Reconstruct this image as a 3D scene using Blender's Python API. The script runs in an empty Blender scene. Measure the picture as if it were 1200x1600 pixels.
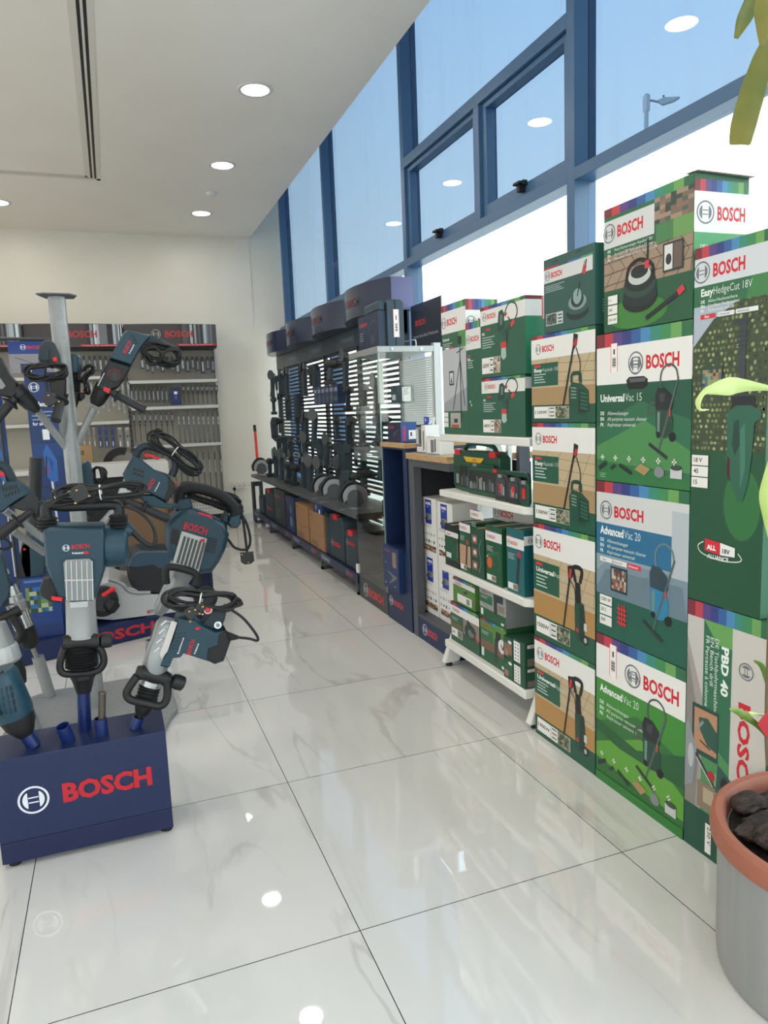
import bpy, bmesh, math, random
from mathutils import Vector, Matrix
random.seed(7)
S = bpy.context.scene
COL = S.collection
# ------------------------------------------------------------------ camera
FPX, YAW, PITCH, ROLL = 1131.795, 0.352771, 0.140739, -0.040104
CAM = Vector((-0.4763, -1.5898, 1.2947))
_f = Vector((math.sin(YAW)*math.cos(PITCH), math.cos(YAW)*math.cos(PITCH), -math.sin(PITCH)))
_r0 = Vector((math.cos(YAW), -math.sin(YAW), 0)); _u0 = _r0.cross(_f)
_r = math.cos(ROLL)*_r0 + math.sin(ROLL)*_u0
_u = -math.sin(ROLL)*_r0 + math.cos(ROLL)*_u0
cd = bpy.data.cameras.new('camera'); cam = bpy.data.objects.new('camera', cd); COL.objects.link(cam)
cam.matrix_world = Matrix(((_r.x, _u.x, -_f.x, CAM.x), (_r.y, _u.y, -_f.y, CAM.y), (_r.z, _u.z, -_f.z, CAM.z), (0, 0, 0, 1)))
cd.sensor_fit = 'VERTICAL'; cd.sensor_height = 36; cd.lens = 36*FPX/1600; cd.clip_start = .02; cd.clip_end = 300
S.camera = cam
def at(px, py, ax, v):
    """real-world point seen at photo pixel (px, py) on the plane axis=v"""
    d = _f + _r*((px-600)/FPX) + _u*((800-py)/FPX)
    return CAM + d*((v-CAM[ax])/d[ax])
# ------------------------------------------------------------------ world, sun, exposure
S.view_settings.view_transform = 'Standard'; S.view_settings.look = 'None'
S.view_settings.gamma = 1; S.view_settings.exposure = 0.45
W = bpy.data.worlds.new('world'); S.world = W; W.use_nodes = True
nt = W.node_tree; nt.nodes.clear()
o_ = nt.nodes.new('ShaderNodeOutputWorld'); b_ = nt.nodes.new('ShaderNodeBackground')
tc = nt.nodes.new('ShaderNodeTexCoord'); sx = nt.nodes.new('ShaderNodeSeparateXYZ'); rp = nt.nodes.new('ShaderNodeValToRGB')
nt.links.new(tc.outputs['Generated'], sx.inputs[0]); nt.links.new(sx.outputs['Z'], rp.inputs[0])
e = rp.color_ramp.elements
e[0].position = 0.0; e[0].color = (1, .975, .93, 1)
e[1].position = .9; e[1].color = (.42, .58, .85, 1)
k = e.new(.22); k.color = (.95, .97, .96, 1)
k = e.new(.5); k.color = (.72, .85, 1.0, 1)
nt.links.new(rp.outputs[0], b_.inputs[0]); b_.inputs[1].default_value = 3.4
nt.links.new(b_.outputs[0], o_.inputs[0])
sun = bpy.data.lights.new('sun', 'SUN'); sun.energy = 3.0; sun.angle = .01; sun.color = (1, .95, .87)
so = bpy.data.objects.new('sun', sun); COL.objects.link(so)
so.rotation_euler = Vector((-.55, .35, .75)).to_track_quat('Z', 'Y').to_euler()
# ------------------------------------------------------------------ materials
def lin(c):
    c /= 255
    return c/12.92 if c <= .04045 else ((c+.055)/1.055)**2.4
def hexc(h):
    return tuple(lin(int(h[i:i+2], 16)) for i in (0, 2, 4)) + (1,)
MC = {}
def M(h, rough=.45, metal=0.0, coat=0.0, name=None):
    k = (h, rough, metal, coat)
    if k in MC: return MC[k]
    m = bpy.data.materials.new(name or 'paint_'+h); m.use_nodes = True
    b = m.node_tree.nodes['Principled BSDF']
    b.inputs['Base Color'].default_value = hexc(h); b.inputs['Roughness'].default_value = rough
    b.inputs['Metallic'].default_value = metal; b.inputs['Coat Weight'].default_value = coat
    MC[k] = m
    return m
def emis(name, col, s):
    m = bpy.data.materials.new(name); m.use_nodes = True; t = m.node_tree; t.nodes.clear()
    o = t.nodes.new('ShaderNodeOutputMaterial'); e = t.nodes.new('ShaderNodeEmission')
    e.inputs[0].default_value = col; e.inputs[1].default_value = s; t.links.new(e.outputs[0], o.inputs[0]); return m
def glass(name, tint, refl=1.0, dirt=0.0):
    """thin architectural pane: tinted see-through plus mirror reflection by Fresnel"""
    m = bpy.data.materials.new(name); m.use_nodes = True; t = m.node_tree; t.nodes.clear()
    o = t.nodes.new('ShaderNodeOutputMaterial'); tr = t.nodes.new('ShaderNodeBsdfTransparent'); g = t.nodes.new('ShaderNodeBsdfGlossy')
    mx = t.nodes.new('ShaderNodeMixShader'); mu = t.nodes.new('ShaderNodeMath'); ge = t.nodes.new('ShaderNodeNewGeometry'); dt = t.nodes.new('ShaderNodeVectorMath'); dt.operation = 'DOT_PRODUCT'
    tr.inputs[0].default_value = tint; g.inputs['Roughness'].default_value = .0
    t.links.new(ge.outputs['Incoming'], dt.inputs[0]); t.links.new(ge.outputs['Normal'], dt.inputs[1])
    def mt(op, a, bb):
        n = t.nodes.new('ShaderNodeMath'); n.operation = op
        for i, v in enumerate((a, bb)):
            if isinstance(v, (int, float)): n.inputs[i].default_value = v
            elif v is not None: t.links.new(v, n.inputs[i])
        return n.outputs[0]
    sch = mt('ADD', mt('MULTIPLY', mt('POWER', mt('SUBTRACT', 1.0, mt('ABSOLUTE', dt.outputs['Value'], None)), 5.0), .96), .04)
    mu.operation = 'MULTIPLY'; mu.inputs[1].default_value = refl; mu.use_clamp = True
    t.links.new(sch, mu.inputs[0]); t.links.new(mu.outputs[0], mx.inputs[0])
    t.links.new(tr.outputs[0], mx.inputs[1]); t.links.new(g.outputs[0], mx.inputs[2])
    last = mx
    if dirt > 0:
        d = t.nodes.new('ShaderNodeBsdfDiffuse'); d.inputs[0].default_value = (.6, .62, .65, 1)
        m2 = t.nodes.new('ShaderNodeMixShader'); no = t.nodes.new('ShaderNodeTexNoise'); c = t.nodes.new('ShaderNodeTexCoord'); mp = t.nodes.new('ShaderNodeMapping')
        mp.inputs['Scale'].default_value = (1, 9, .9); no.inputs['Scale'].default_value = 2.2; no.inputs['Detail'].default_value = 8
        mr = t.nodes.new('ShaderNodeMapRange'); mr.inputs[1].default_value = .5; mr.inputs[2].default_value = .85; mr.inputs[3].default_value = 0; mr.inputs[4].default_value = dirt
        t.links.new(c.outputs['Object'], mp.inputs[0]); t.links.new(mp.outputs[0], no.inputs[0]); t.links.new(no.outputs[0], mr.inputs[0])
        t.links.new(mr.outputs[0], m2.inputs[0]); t.links.new(mx.outputs[0], m2.inputs[1]); t.links.new(d.outputs[0], m2.inputs[2]); last = m2
    t.links.new(last.outputs[0], o.inputs[0]); return m
def noisy(name, h1, h2, scale, rough=.5, bump=0.0, detail=4, stretch=(1, 1, 1), metal=0):
    m = bpy.data.materials.new(name); m.use_nodes = True; t = m.node_tree; b = t.nodes['Principled BSDF']
    c = t.nodes.new('ShaderNodeTexCoord'); mp = t.nodes.new('ShaderNodeMapping'); n = t.nodes.new('ShaderNodeTexNoise'); r = t.nodes.new('ShaderNodeValToRGB')
    mp.inputs['Scale'].default_value = stretch; n.inputs['Scale'].default_value = scale; n.inputs['Detail'].default_value = detail
    r.color_ramp.elements[0].position = .35; r.color_ramp.elements[1].position = .65
    r.color_ramp.elements[0].color = hexc(h1); r.color_ramp.elements[1].color = hexc(h2)
    t.links.new(c.outputs['Object'], mp.inputs[0]); t.links.new(mp.outputs[0], n.inputs[0]); t.links.new(n.outputs[0], r.inputs[0])
    t.links.new(r.outputs[0], b.inputs['Base Color']); b.inputs['Roughness'].default_value = rough; b.inputs['Metallic'].default_value = metal
    if bump:
        bp = t.nodes.new('ShaderNodeBump'); bp.inputs['Strength'].default_value = bump; bp.inputs['Distance'].default_value = .02
        t.links.new(n.outputs[0], bp.inputs['Height']); t.links.new(bp.outputs[0], b.inputs['Normal'])
    return m
def marble():
    m = bpy.data.materials.new('polished_marble_tile'); m.use_nodes = True; t = m.node_tree; b = t.nodes['Principled BSDF']; L = t.links.new
    def nd(k, **kw):
        n = t.nodes.new(k)
        for a, v in kw.items(): setattr(n, a, v)
        return n
    c = nd('ShaderNodeTexCoord'); sp = nd('ShaderNodeSeparateXYZ'); L(c.outputs['Object'], sp.inputs[0])
    def mth(op, a, bb=None, clamp=False):
        n = nd('ShaderNodeMath', operation=op, use_clamp=clamp)
        for i, v in enumerate((a, bb)):
            if v is None: continue
            if isinstance(v, (int, float)): n.inputs[i].default_value = v
            else: L(v, n.inputs[i])
        return n.outputs[0]
    gx = mth('ABSOLUTE', mth('SUBTRACT', mth('FRACT', mth('ADD', mth('MULTIPLY', sp.outputs[0], 1.25), 100.5)), .5))
    gy = mth('ABSOLUTE', mth('SUBTRACT', mth('FRACT', mth('ADD', mth('MULTIPLY', sp.outputs[1], 1.2461), 100.5)), .5))
    g = mth('LESS_THAN', mth('MINIMUM', gx, gy), .0016)
    # per-tile offset so that the veining breaks at every joint
    fx = mth('FLOOR', mth('ADD', mth('MULTIPLY', sp.outputs[0], 1.25), 100)); fy = mth('FLOOR', mth('ADD', mth('MULTIPLY', sp.outputs[1], 1.2461), 100))
    cb = nd('ShaderNodeCombineXYZ'); L(mth('MULTIPLY', fx, 7.31), cb.inputs[0]); L(mth('MULTIPLY', fy, 3.77), cb.inputs[1]); L(mth('MULTIPLY', mth('ADD', fx, fy), 2.1), cb.inputs[2])
    rot = nd('ShaderNodeMapping'); rot.inputs['Rotation'].default_value = (0, 0, math.radians(-38)); rot.inputs['Scale'].default_value = (1.9, .30, 1); L(c.outputs['Object'], rot.inputs[0])
    va = nd('ShaderNodeVectorMath', operation='ADD'); L(rot.outputs[0], va.inputs[0]); L(cb.outputs[0], va.inputs[1])
    n1 = nd('ShaderNodeTexNoise'); n1.inputs['Scale'].default_value = 1.5; n1.inputs['Detail'].default_value = 5; n1.inputs['Distortion'].default_value = .7; n1.inputs['Roughness'].default_value = .52; L(va.outputs[0], n1.inputs[0])
    v = mth('ABSOLUTE', mth('SUBTRACT', n1.outputs[0], .5))
    mr = nd('ShaderNodeMapRange', interpolation_type='SMOOTHSTEP'); mr.inputs[1].default_value = 0; mr.inputs[2].default_value = .02; mr.inputs[3].default_value = 1; mr.inputs[4].default_value = 0; L(v, mr.inputs[0])
    n2 = nd('ShaderNodeTexNoise'); n2.inputs['Scale'].default_value = 2.0; n2.inputs['Detail'].default_value = 3; L(va.outputs[0], n2.inputs[0])
    mk = nd('ShaderNodeMapRange'); mk.inputs[1].default_value = .42; mk.inputs[2].default_value = .6; L(n2.outputs[0], mk.inputs[0])
    vein = mth('MULTIPLY', mr.outputs[0], mk.outputs[0])
    haze = nd('ShaderNodeMapRange'); haze.inputs[1].default_value = .5; haze.inputs[2].default_value = .8; haze.inputs[4].default_value = .16; L(n2.outputs[0], haze.inputs[0])
    tot = mth('ADD', mth('MULTIPLY', vein, .36), haze.outputs[0], True)
    mx = nd('ShaderNodeMix', data_type='RGBA'); L(tot, mx.inputs['Factor']); mx.inputs['A'].default_value = (.70, .69, .665, 1); mx.inputs['B'].default_value = (.34, .32, .30, 1)
    m2 = nd('ShaderNodeMix', data_type='RGBA'); L(g, m2.inputs['Factor']); L(mx.outputs['Result'], m2.inputs['A']); m2.inputs['B'].default_value = (.03, .03, .03, 1)
    L(m2.outputs['Result'], b.inputs['Base Color'])
    b.inputs['Roughness'].default_value = .022; b.inputs['IOR'].default_value = 1.85
    return m
WHITE = M('efeeea', .4); BLK = M('121416', .5); RUB = M('151618', .62); TEAL = M('173a49', .42); TEALD = M('122a35', .5)
SILV = M('b9bcbd', .32, .75); CHROME = M('d4d6d8', .18, 1.0); RED = M('d8202c', .4); NAVY = M('0f2458', .35); NAVYD = M('0b1f4d', .4)
GREYP = M('a9adae', .38, .15); CORD = M('141517', .5); WHT = M('f2f1ee', .5); BRED = M('bb1c2a', .45); GREEN = M('14503a', .4)
# ------------------------------------------------------------------ mesh builder
def link(o, parent=None):
    COL.objects.link(o)
    if parent is not None:
        o.parent = parent
        o.matrix_parent_inverse = Matrix.Translation(-parent.location)
    return o
class MB:
    def __init__(s): s.v = []; s.f = []; s.m = []; s.mats = []; s.sm = []
    def mi(s, m):
        if m not in s.mats: s.mats.append(m)
        return s.mats.index(m)
    def add(s, vs, fs, m, smooth=False):
        o = len(s.v); k = s.mi(m); s.v += [tuple(x) for x in vs]
        for f in fs: s.f.append(tuple(i+o for i in f)); s.m.append(k); s.sm.append(smooth)
        return s
    def box(s, a, b, m):
        x0, x1 = sorted((a[0], b[0])); y0, y1 = sorted((a[1], b[1])); z0, z1 = sorted((a[2], b[2]))
        v = [(x0,y0,z0),(x1,y0,z0),(x1,y1,z0),(x0,y1,z0),(x0,y0,z1),(x1,y0,z1),(x1,y1,z1),(x0,y1,z1)]
        return s.add(v, [(0,3,2,1),(4,5,6,7),(0,1,5,4),(1,2,6,5),(2,3,7,6),(3,0,4,7)], m)
    def prism(s, pts, ext, m, inset=0.0, smooth=False):
        """solid from a planar outline extruded by ext; inset tapers the front and the back rims (soft edge)"""
        pts = [Vector(p) for p in pts]; ext = Vector(ext); n = len(pts)
        if inset > 0:
            c = sum(pts, Vector())/n
            size = max((p-c).length for p in pts); k = 1-inset/size; e = ext.normalized()*min(inset, ext.length*.45)
            rings = [[c+(p-c)*k for p in pts], [p+e for p in pts], [p+ext-e for p in pts], [c+(p-c)*k+ext for p in pts]]
        else: rings = [pts, [p+ext for p in pts]]
        vs = [p for r in rings for p in r]; fs = [tuple(range(n)), tuple(reversed(range((len(rings)-1)*n, len(rings)*n)))]
        for r in range(len(rings)-1):
            for i in range(n):
                j = (i+1) % n; fs.append((r*n+i, (r+1)*n+i, (r+1)*n+j, r*n+j))
        return s.add(vs, fs, m, smooth)
    def tube(s, pts, r, m, seg=10, closed=False, cap=True):
        pts = [Vector(p) for p in pts]; n = len(pts); rr = r if isinstance(r, (list, tuple)) else [r]*n
        T = []
        for i in range(n):
            if closed: d = pts[(i+1) % n]-pts[i-1]
            else: d = pts[min(i+1, n-1)]-pts[max(i-1, 0)]
            T.append(d.normalized() if d.length > 1e-9 else Vector((0, 0, 1)))
        up = Vector((0, 0, 1)) if abs(T[0].z) < .9 else Vector((0, 1, 0))
        N = (up-T[0]*up.dot(T[0])).normalized(); vs = []
        for i in range(n):
            N = (N-T[i]*N.dot(T[i])); N = N.normalized() if N.length > 1e-6 else T[i].orthogonal().normalized()
            B = T[i].cross(N)
            for k in range(seg):
                a = 2*math.pi*k/seg; vs.append(pts[i]+(N*math.cos(a)+B*math.sin(a))*rr[i])
        fs = []
        for i in range(n if closed else n-1):
            j = (i+1) % n
            for k in range(seg):
                l = (k+1) % seg; fs.append((i*seg+k, i*seg+l, j*seg+l, j*seg+k))
        if cap and not closed: fs += [tuple(reversed(range(seg))), tuple(range((n-1)*seg, n*seg))]
        return s.add(vs, fs, m, True)
    def cyl(s, a, b, r0, m, r1=None, seg=24):
        return s.tube([a, b], [r0, r0 if r1 is None else r1], m, seg)
    def rings(s, a, b, prof, m, seg=24):
        """turned shape along a->b, prof = [(t, radius)]"""
        a = Vector(a); b = Vector(b); return s.tube([a+(b-a)*t for t, _ in prof], [q for _, q in prof], m, seg)
    def ball(s, c, r, m, seg=14):
        c = Vector(c); q = r if isinstance(r, (tuple, list)) else (r, r, r); vs = []; fs = []; n = seg//2
        for i in range(1, n):
            t = math.pi*i/n
            for k in range(seg):
                a = 2*math.pi*k/seg; vs.append(c+Vector((q[0]*math.sin(t)*math.cos(a), q[1]*math.sin(t)*math.sin(a), q[2]*math.cos(t))))
        t0 = len(vs); vs += [c+Vector((0, 0, q[2])), c-Vector((0, 0, q[2]))]
        for i in range(n-2):
            for k in range(seg):
                l = (k+1) % seg; fs.append((i*seg+k, (i+1)*seg+k, (i+1)*seg+l, i*seg+l))
        for k in range(seg):
            l = (k+1) % seg; fs.append((t0, k, l)); fs.append((t0+1, (n-2)*seg+l, (n-2)*seg+k))
        return s.add(vs, fs, m, True)
    def build(s, name, parent=None, bevel=0, angle=35, solid=True):
        me = bpy.data.meshes.new(name); me.from_pydata(s.v, [], s.f)
        for m in s.mats: me.materials.append(m)
        me.polygons.foreach_set('material_index', s.m); me.polygons.foreach_set('use_smooth', [True]*len(s.f))
        if solid:
            bm = bmesh.new(); bm.from_mesh(me); bmesh.ops.recalc_face_normals(bm, faces=bm.faces); bm.to_mesh(me); bm.free()
        me.update(); me.set_sharp_from_angle(angle=math.radians(angle))
        o = bpy.data.objects.new(name, me); link(o, parent)
        if bevel:
            b = o.modifiers.new('bevel', 'BEVEL'); b.width = bevel; b.segments = 2; b.limit_method = 'ANGLE'; b.angle_limit = math.radians(40)
        return o
def tag(o, label=None, cat=None, group=None, kind=None):
    if label: o['label'] = label
    if cat: o['category'] = cat
    if group: o['group'] = group
    if kind: o['kind'] = kind
    return o
def thing(name, label, cat, loc, group=None):
    o = bpy.data.objects.new(name, None); o.location = loc; o.empty_display_size = .05; COL.objects.link(o)
    return tag(o, label, cat, group)
def struct(o): o['kind'] = 'structure'; return o
def copy_tree(o, dloc, parent=None):
    c = o.copy(); COL.objects.link(c)
    if parent is None: c.location = o.location+Vector(dloc)
    else: c.parent = parent
    for ch in o.children: copy_tree(ch, dloc, c)
    return c
def smooth_path(P, closed=False, n=6):
    P = [Vector(p) for p in P]; out = []; N = len(P)
    rng = range(N) if closed else range(N-1)
    for i in rng:
        p1 = P[i]; p2 = P[(i+1) % N]
        p0 = P[i-1] if (closed or i > 0) else p1*2-p2
        p3 = P[(i+2) % N] if (closed or i+2 < N) else p2*2-p1
        for k in range(n):
            t = k/n; out.append(.5*((2*p1)+(p2-p0)*t+(2*p0-5*p1+4*p2-p3)*t*t+(3*p1-p0-3*p2+p3)*t**3))
    if not closed: out.append(P[-1])
    return out
# ------------------------------------------------------------------ lettering
_T = {}
def text_mesh(s, bold=0.0):
    k = (s, bold)
    if k in _T: return _T[k]
    c = bpy.data.curves.new('t', 'FONT'); c.body = s; c.size = 1; c.offset = bold; c.resolution_u = 2; c.fill_mode = 'FRONT'
    o = bpy.data.objects.new('t', c); COL.objects.link(o); dg = bpy.context.evaluated_depsgraph_get()
    me = bpy.data.meshes.new_from_object(o.evaluated_get(dg)); vs = [v.co.copy() for v in me.vertices]; fs = [tuple(p.vertices) for p in me.polygons]
    bpy.data.objects.remove(o); bpy.data.curves.remove(c); bpy.data.meshes.remove(me)
    x0 = min(v.x for v in vs); x1 = max(v.x for v in vs); y1 = max(v.y for v in vs)
    _T[k] = ([(v.x-x0, v.y) for v in vs], fs, x1-x0, y1); return _T[k]
def put_text(mb, s, org, u, v, w=None, h=None, m=None, bold=0.02):
    """letters starting at org, along unit u, upward unit v; w = total width, h = capital height (either may be free)"""
    vs, fs, tw, th = text_mesh(s, bold); u = Vector(u).normalized(); v = Vector(v).normalized(); org = Vector(org)
    if w is None: w = tw*h/th
    if h is None: h = th*w/tw
    mb.add([org+u*(x*w/tw)+v*(y*h/th) for x, y in vs], fs, m or BRED)
SPEC = ['7d2c38', 'c0404c', '5a4380', '34407f', '35609b', '4a8ab8', '3a8a78', '3f8a58', '6fa35a', '2f6a48']
class Art:
    """printing on one flat face: coordinates run 0..1 across (u) and 0..1 up (v)"""
    def __init__(s, mb, org, u, v, n, W, H, e=.00005):
        s.mb = mb; s.o = Vector(org); s.u = Vector(u); s.v = Vector(v); s.n = Vector(n); s.W = W; s.H = H; s.k = 1; s.e = e
    def P(s, x, y): return s.o+s.u*(x*s.W)+s.v*(y*s.H)+s.n*(s.e*s.k)
    def poly(s, pts, h, up=True, rough=.4):
        s.mb.add([s.P(x, y) for x, y in pts], [tuple(range(len(pts)))], M(h, rough) if isinstance(h, str) else h)
        if up: s.k += 1
    def rect(s, x0, y0, x1, y1, h, up=True): s.poly([(x0, y0), (x1, y0), (x1, y1), (x0, y1)], h, up)
    def ell(s, cx, cy, rx, ry, h, n=20, up=True, a0=0, a1=360):
        s.poly([(cx+rx*math.cos(math.radians(a0+(a1-a0)*i/n)), cy+ry*math.sin(math.radians(a0+(a1-a0)*i/n))) for i in range(n+(a1-a0 < 360))], h, up)
    def line(s, pts, w, h, up=True):
        """stroke of width w (fraction of the face width) along pts"""
        Q = [s.P(min(1, max(0, x)), min(1, max(0, y))) for x, y in pts]; w = w*s.W/2; vs = []; n = len(Q)
        for i in range(n):
            d = (Q[min(i+1, n-1)]-Q[max(i-1, 0)]); d = d.normalized() if d.length > 1e-7 else s.u; t = d.cross(s.n)
            vs += [Q[i]+t*w, Q[i]-t*w]
        s.mb.add(vs, [(2*i, 2*i+1, 2*i+3, 2*i+2) for i in range(n-1)], M(h, .4))
        if up: s.k += 1
    def curve(s, pts, w, h, closed=False):
        P = [(p.x, p.y) for p in smooth_path([(x, y, 0) for x, y in pts], closed)]
        if closed: P.append(P[0])
        s.line(P, w, h)
    def txt(s, t, x, y, h, col='f4f4f2', bold=.0, w=None, rot=0):
        a = math.radians(rot); u = s.u*math.cos(a)+s.v*math.sin(a); v = -s.u*math.sin(a)+s.v*math.cos(a)
        put_text(s.mb, t, s.P(x, y), u, v, w=None if w is None else w*s.W, h=h*s.H, m=M(col, .4), bold=bold); s.k += 1
    def spectrum(s, y0, y1, x0=0, x1=1):
        w = (x1-x0)/len(SPEC)
        for i, c in enumerate(SPEC): s.rect(x0+i*w, y0, x0+(i+1)*w+.0*w, y1, c, False)
        s.k += 1
    def logo(s, cx, cy, r, col='6d7378', rot=0):
        """ring with the armature mark; r = fraction of the face width"""
        def ring(a, b):
            n = 28; vs = []; c = s.P(cx, cy)
            for i in range(n):
                t = 2*math.pi*i/n; d = s.u*math.cos(t)+s.v*math.sin(t); vs += [c+d*(a*s.W), c+d*(b*s.W)]
            s.mb.add(vs, [(2*i, 2*i+1, (2*i+3) % (2*n), (2*i+2) % (2*n)) for i in range(n)], M(col, .3))
        ring(r, r*.86)
        q = math.radians(rot); U = s.u*math.cos(q)+s.v*math.sin(q); V = -s.u*math.sin(q)+s.v*math.cos(q)
        c = s.P(cx, cy); k = r*s.W
        def pl(pts): s.mb.add([c+U*(x*k)+V*(y*k) for x, y in pts], [tuple(range(len(pts)))], M(col, .3))
        for sg in (-1, 1):
            out = [(sg*.70*math.cos(math.radians(a)), .70*math.sin(math.radians(a))) for a in range(-55, 56, 11)]
            inn = [(sg*(.40-.04*abs(t)), .55*t) for t in (1, -1)]
            pl(out+inn) if sg > 0 else pl(out+inn)
        pl([(-.32, .13), (.32, .13), (.32, .22), (-.32, .22)]); pl([(-.32, -.22), (.32, -.22), (.32, -.13), (-.32, -.13)])
        s.k += 1
    def brand(s, x, y, h, logo=True, col='d0202f', w=None, lc='6d7378'):
        """ring mark + name; x,y = lower left of the name, h = cap height"""
        if logo: s.logo(x-h*s.H/s.W*1.15, y+h*.5, h*s.H/s.W*.85, lc)
        s.txt('BOSCH', x, y, h, col, .035, w or h*3.4*s.H/s.W)
    def lines(s, x, y, w, n, dy, col='b9c7bf', h=.0):
        for i in range(n):
            q = w*(1-.35*((i*37 % 10)/10)); s.rect(x, y-i*dy, x+q, y-i*dy+dy*.35, col, False)
        s.k += 1
    def barcode(s, x0, y0, x1, y1, red=True):
        s.rect(x0, y0, x1, y1, 'f3f1ee')
        if red: s.rect(x0, y0, x0+(x1-x0)*.08, y1, 'e56a6a', False); s.rect(x1-(x1-x0)*.08, y0, x1, y1, 'e56a6a', False); s.k += 1
        for i in range(11):
            a = y0+(y1-y0)*(.18+.03*i); s.rect(x0+(x1-x0)*.25, a, x0+(x1-x0)*.75, a+(y1-y0)*(.012+.008*(i % 3)), '26282a', False)
        s.rect(x0+(x1-x0)*.4, y0+(y1-y0)*.62, x0+(x1-x0)*.6, y0+(y1-y0)*.8, '26282a')
# ================================================================== THE ROOM
ZC, YB, XG, XI = 3.388, 7.46, 1.666, 1.587
XL, YF, ZT = -6.4, -4.8, 4.7
wallm = noisy('painted_wall', 'e2dccd', 'e4dfd2', 3, .38); ceilm = noisy('ceiling_paint', 'f3eadd', 'f5ede1', 2, .6)
FRB = M('3d6184', .38, .0, .1, 'blue_window_frame'); GASK = M('15171a', .6)
b = MB(); b.box((XL, YF, -.1), (4.0, YB+.3, 0), marble()); struct(b.build('floor'))
b = MB(); b.box((XL, YF, ZC), (1.265, YB+.2, ZC+.12), ceilm); struct(b.build('ceiling'))
b = MB(); b.box((1.16, YF, ZC+.121), (1.265, YB+.2, ZT), ceilm); b.box((1.16, YF, ZT), (2.1, YB+.3, ZT+.15), ceilm); struct(b.build('trim_1'))
b = MB(); b.box((XL, YB, 0), (1.262, YB+.28, ZC), wallm); b.box((1.262, YB+.012, 0), (1.72, YB+.28, ZT), wallm); struct(b.build('wall_back'))
b = MB(); b.box((XL-.2, YF, 0), (XL, YB+.2, .3), wallm); b.box((XL-.2, YF, 2.9), (XL, YB+.2, ZC), wallm)
for q in range(7): b.box((XL-.2, YF+q*2.04, .3), (XL, YF+q*2.04+.22, 2.9), wallm)
o = struct(b.build('wall_left')); g = MB(); g.box((XL-.1, YF, .3), (XL-.095, YB+.1, 2.9), glass('added_window_glass', (.72, .73, .73, 1), 1)); g.build('pane', o)  # unseen glazing added along the left wall to bring more daylight into the room
b = MB(); b.box((XL, YB-.012, 0), (1.25, YB-.0005, .07), M('cfccc4', .4)); struct(b.build('baseboard_back'))
b = MB(); b.box((XG-.06, YF, 0), (XG+.03, YB+.01, .10), FRB); struct(b.build('wall_right'))
# window wall: mullions, transoms, vents and their panes
TINT = glass('sun_film_glass', (.325, .393, .453, 1), .8, .08); CLEAR = glass('clear_glass', (.93, .97, .95, 1), 1.0)
mull = [-2.66, -.66, 1.341, 3.34, 5.33, 7.15]
ends = mull+[YB+.012]
for i, y in enumerate([YF]+mull):
    y0 = y+.06 if i else y; y1 = ends[i]
    b = MB()
    if i: b.box((XI, y, .1), (XG+.04, y+.06, ZT), FRB)
    for (za, zb, xa) in ((2.290, 2.345, XI), (ZT-.05, ZT, XI), (.1, .15, XI)): b.box((xa, y0, za), (XG+.03, y1, zb), FRB)
    b.box((XG-.012, y0, 2.345), (XG+.02, y0+.018, ZT-.05), GASK); b.box((XG-.02, y0, .15), (XG+.02, y0+.014, 2.29), GASK)
    if y == 1.341:
        b.box((XI, y0, 2.955), (XG+.03, y1, 3.02), FRB); b.box((XI, 2.24, 2.345), (XG+.03, 2.30, 2.955), FRB)
    o = struct(b.build('window_%d' % (i+1), bevel=.002))
    if y == 1.341:
        for (ya, yb) in ((y0, 2.24), (2.30, y1)):
            s_ = MB(); t = .062; q = .045
            for (A, B) in (((ya+.003, 2.349), (yb-.003, 2.349+t)), ((ya+.003, 2.951-.03), (yb-.003, 2.951)), ((ya+.003, 2.349+t), (ya+.003+q, 2.921)), ((yb-.003-q, 2.349+t), (yb-.003, 2.921))):
                s_.box((XI+.022, A[0], A[1]), (XG+.01, B[0], B[1]), FRB)
            so_ = s_.build('vent_sash', o, bevel=.002)
            g = MB(); g.box((XG-.004, ya+.05, 2.41), (XG, yb-.05, 2.922), TINT); g.build('pane', so_)
            h = MB(); ym = (ya+yb)/2-.02; h.box((XI-.005, ym-.03, 2.395), (XI+.022, ym+.03, 2.42), BLK); h.box((XI-.018, ym-.012, 2.365), (XI+.02, ym+.014, 2.40), BLK); h.box((XI-.03, ym-.03, 2.40), (XI-.005, ym+.03, 2.413), BLK)
            h.build('latch', so_, bevel=.002)
        g = MB(); g.box((XG-.004, y0, 3.02), (XG, y1, ZT-.05), TINT); g.build('pane', o)
    else:
        g = MB(); g.box((XG-.004, y0, 2.345), (XG, y1, ZT-.05), TINT); g.build('pane', o)
    g = MB(); g.box((XG-.004, y0, .15), (XG, y1, 2.29), CLEAR); g.build('pane', o)
# glazed shop front behind the camera
b = MB(); ys = YF
for x in (-6.4, -4.8, -3.2, -1.6, 0, 1.55): b.box((x, ys-.08, 0), (x+.07, ys, ZC), FRB)
for z in (0, 2.3, ZC-.08): b.box((XL, ys-.08, z), (1.66, ys, z+.07), FRB)
o = struct(b.build('wall_front')); g = MB(); g.box((XL, ys-.045, .07), (1.6, ys-.04, ZC-.08), glass('shop_front_glass', (.74, .75, .75, 1), 1)); g.build('pane', o)
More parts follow.
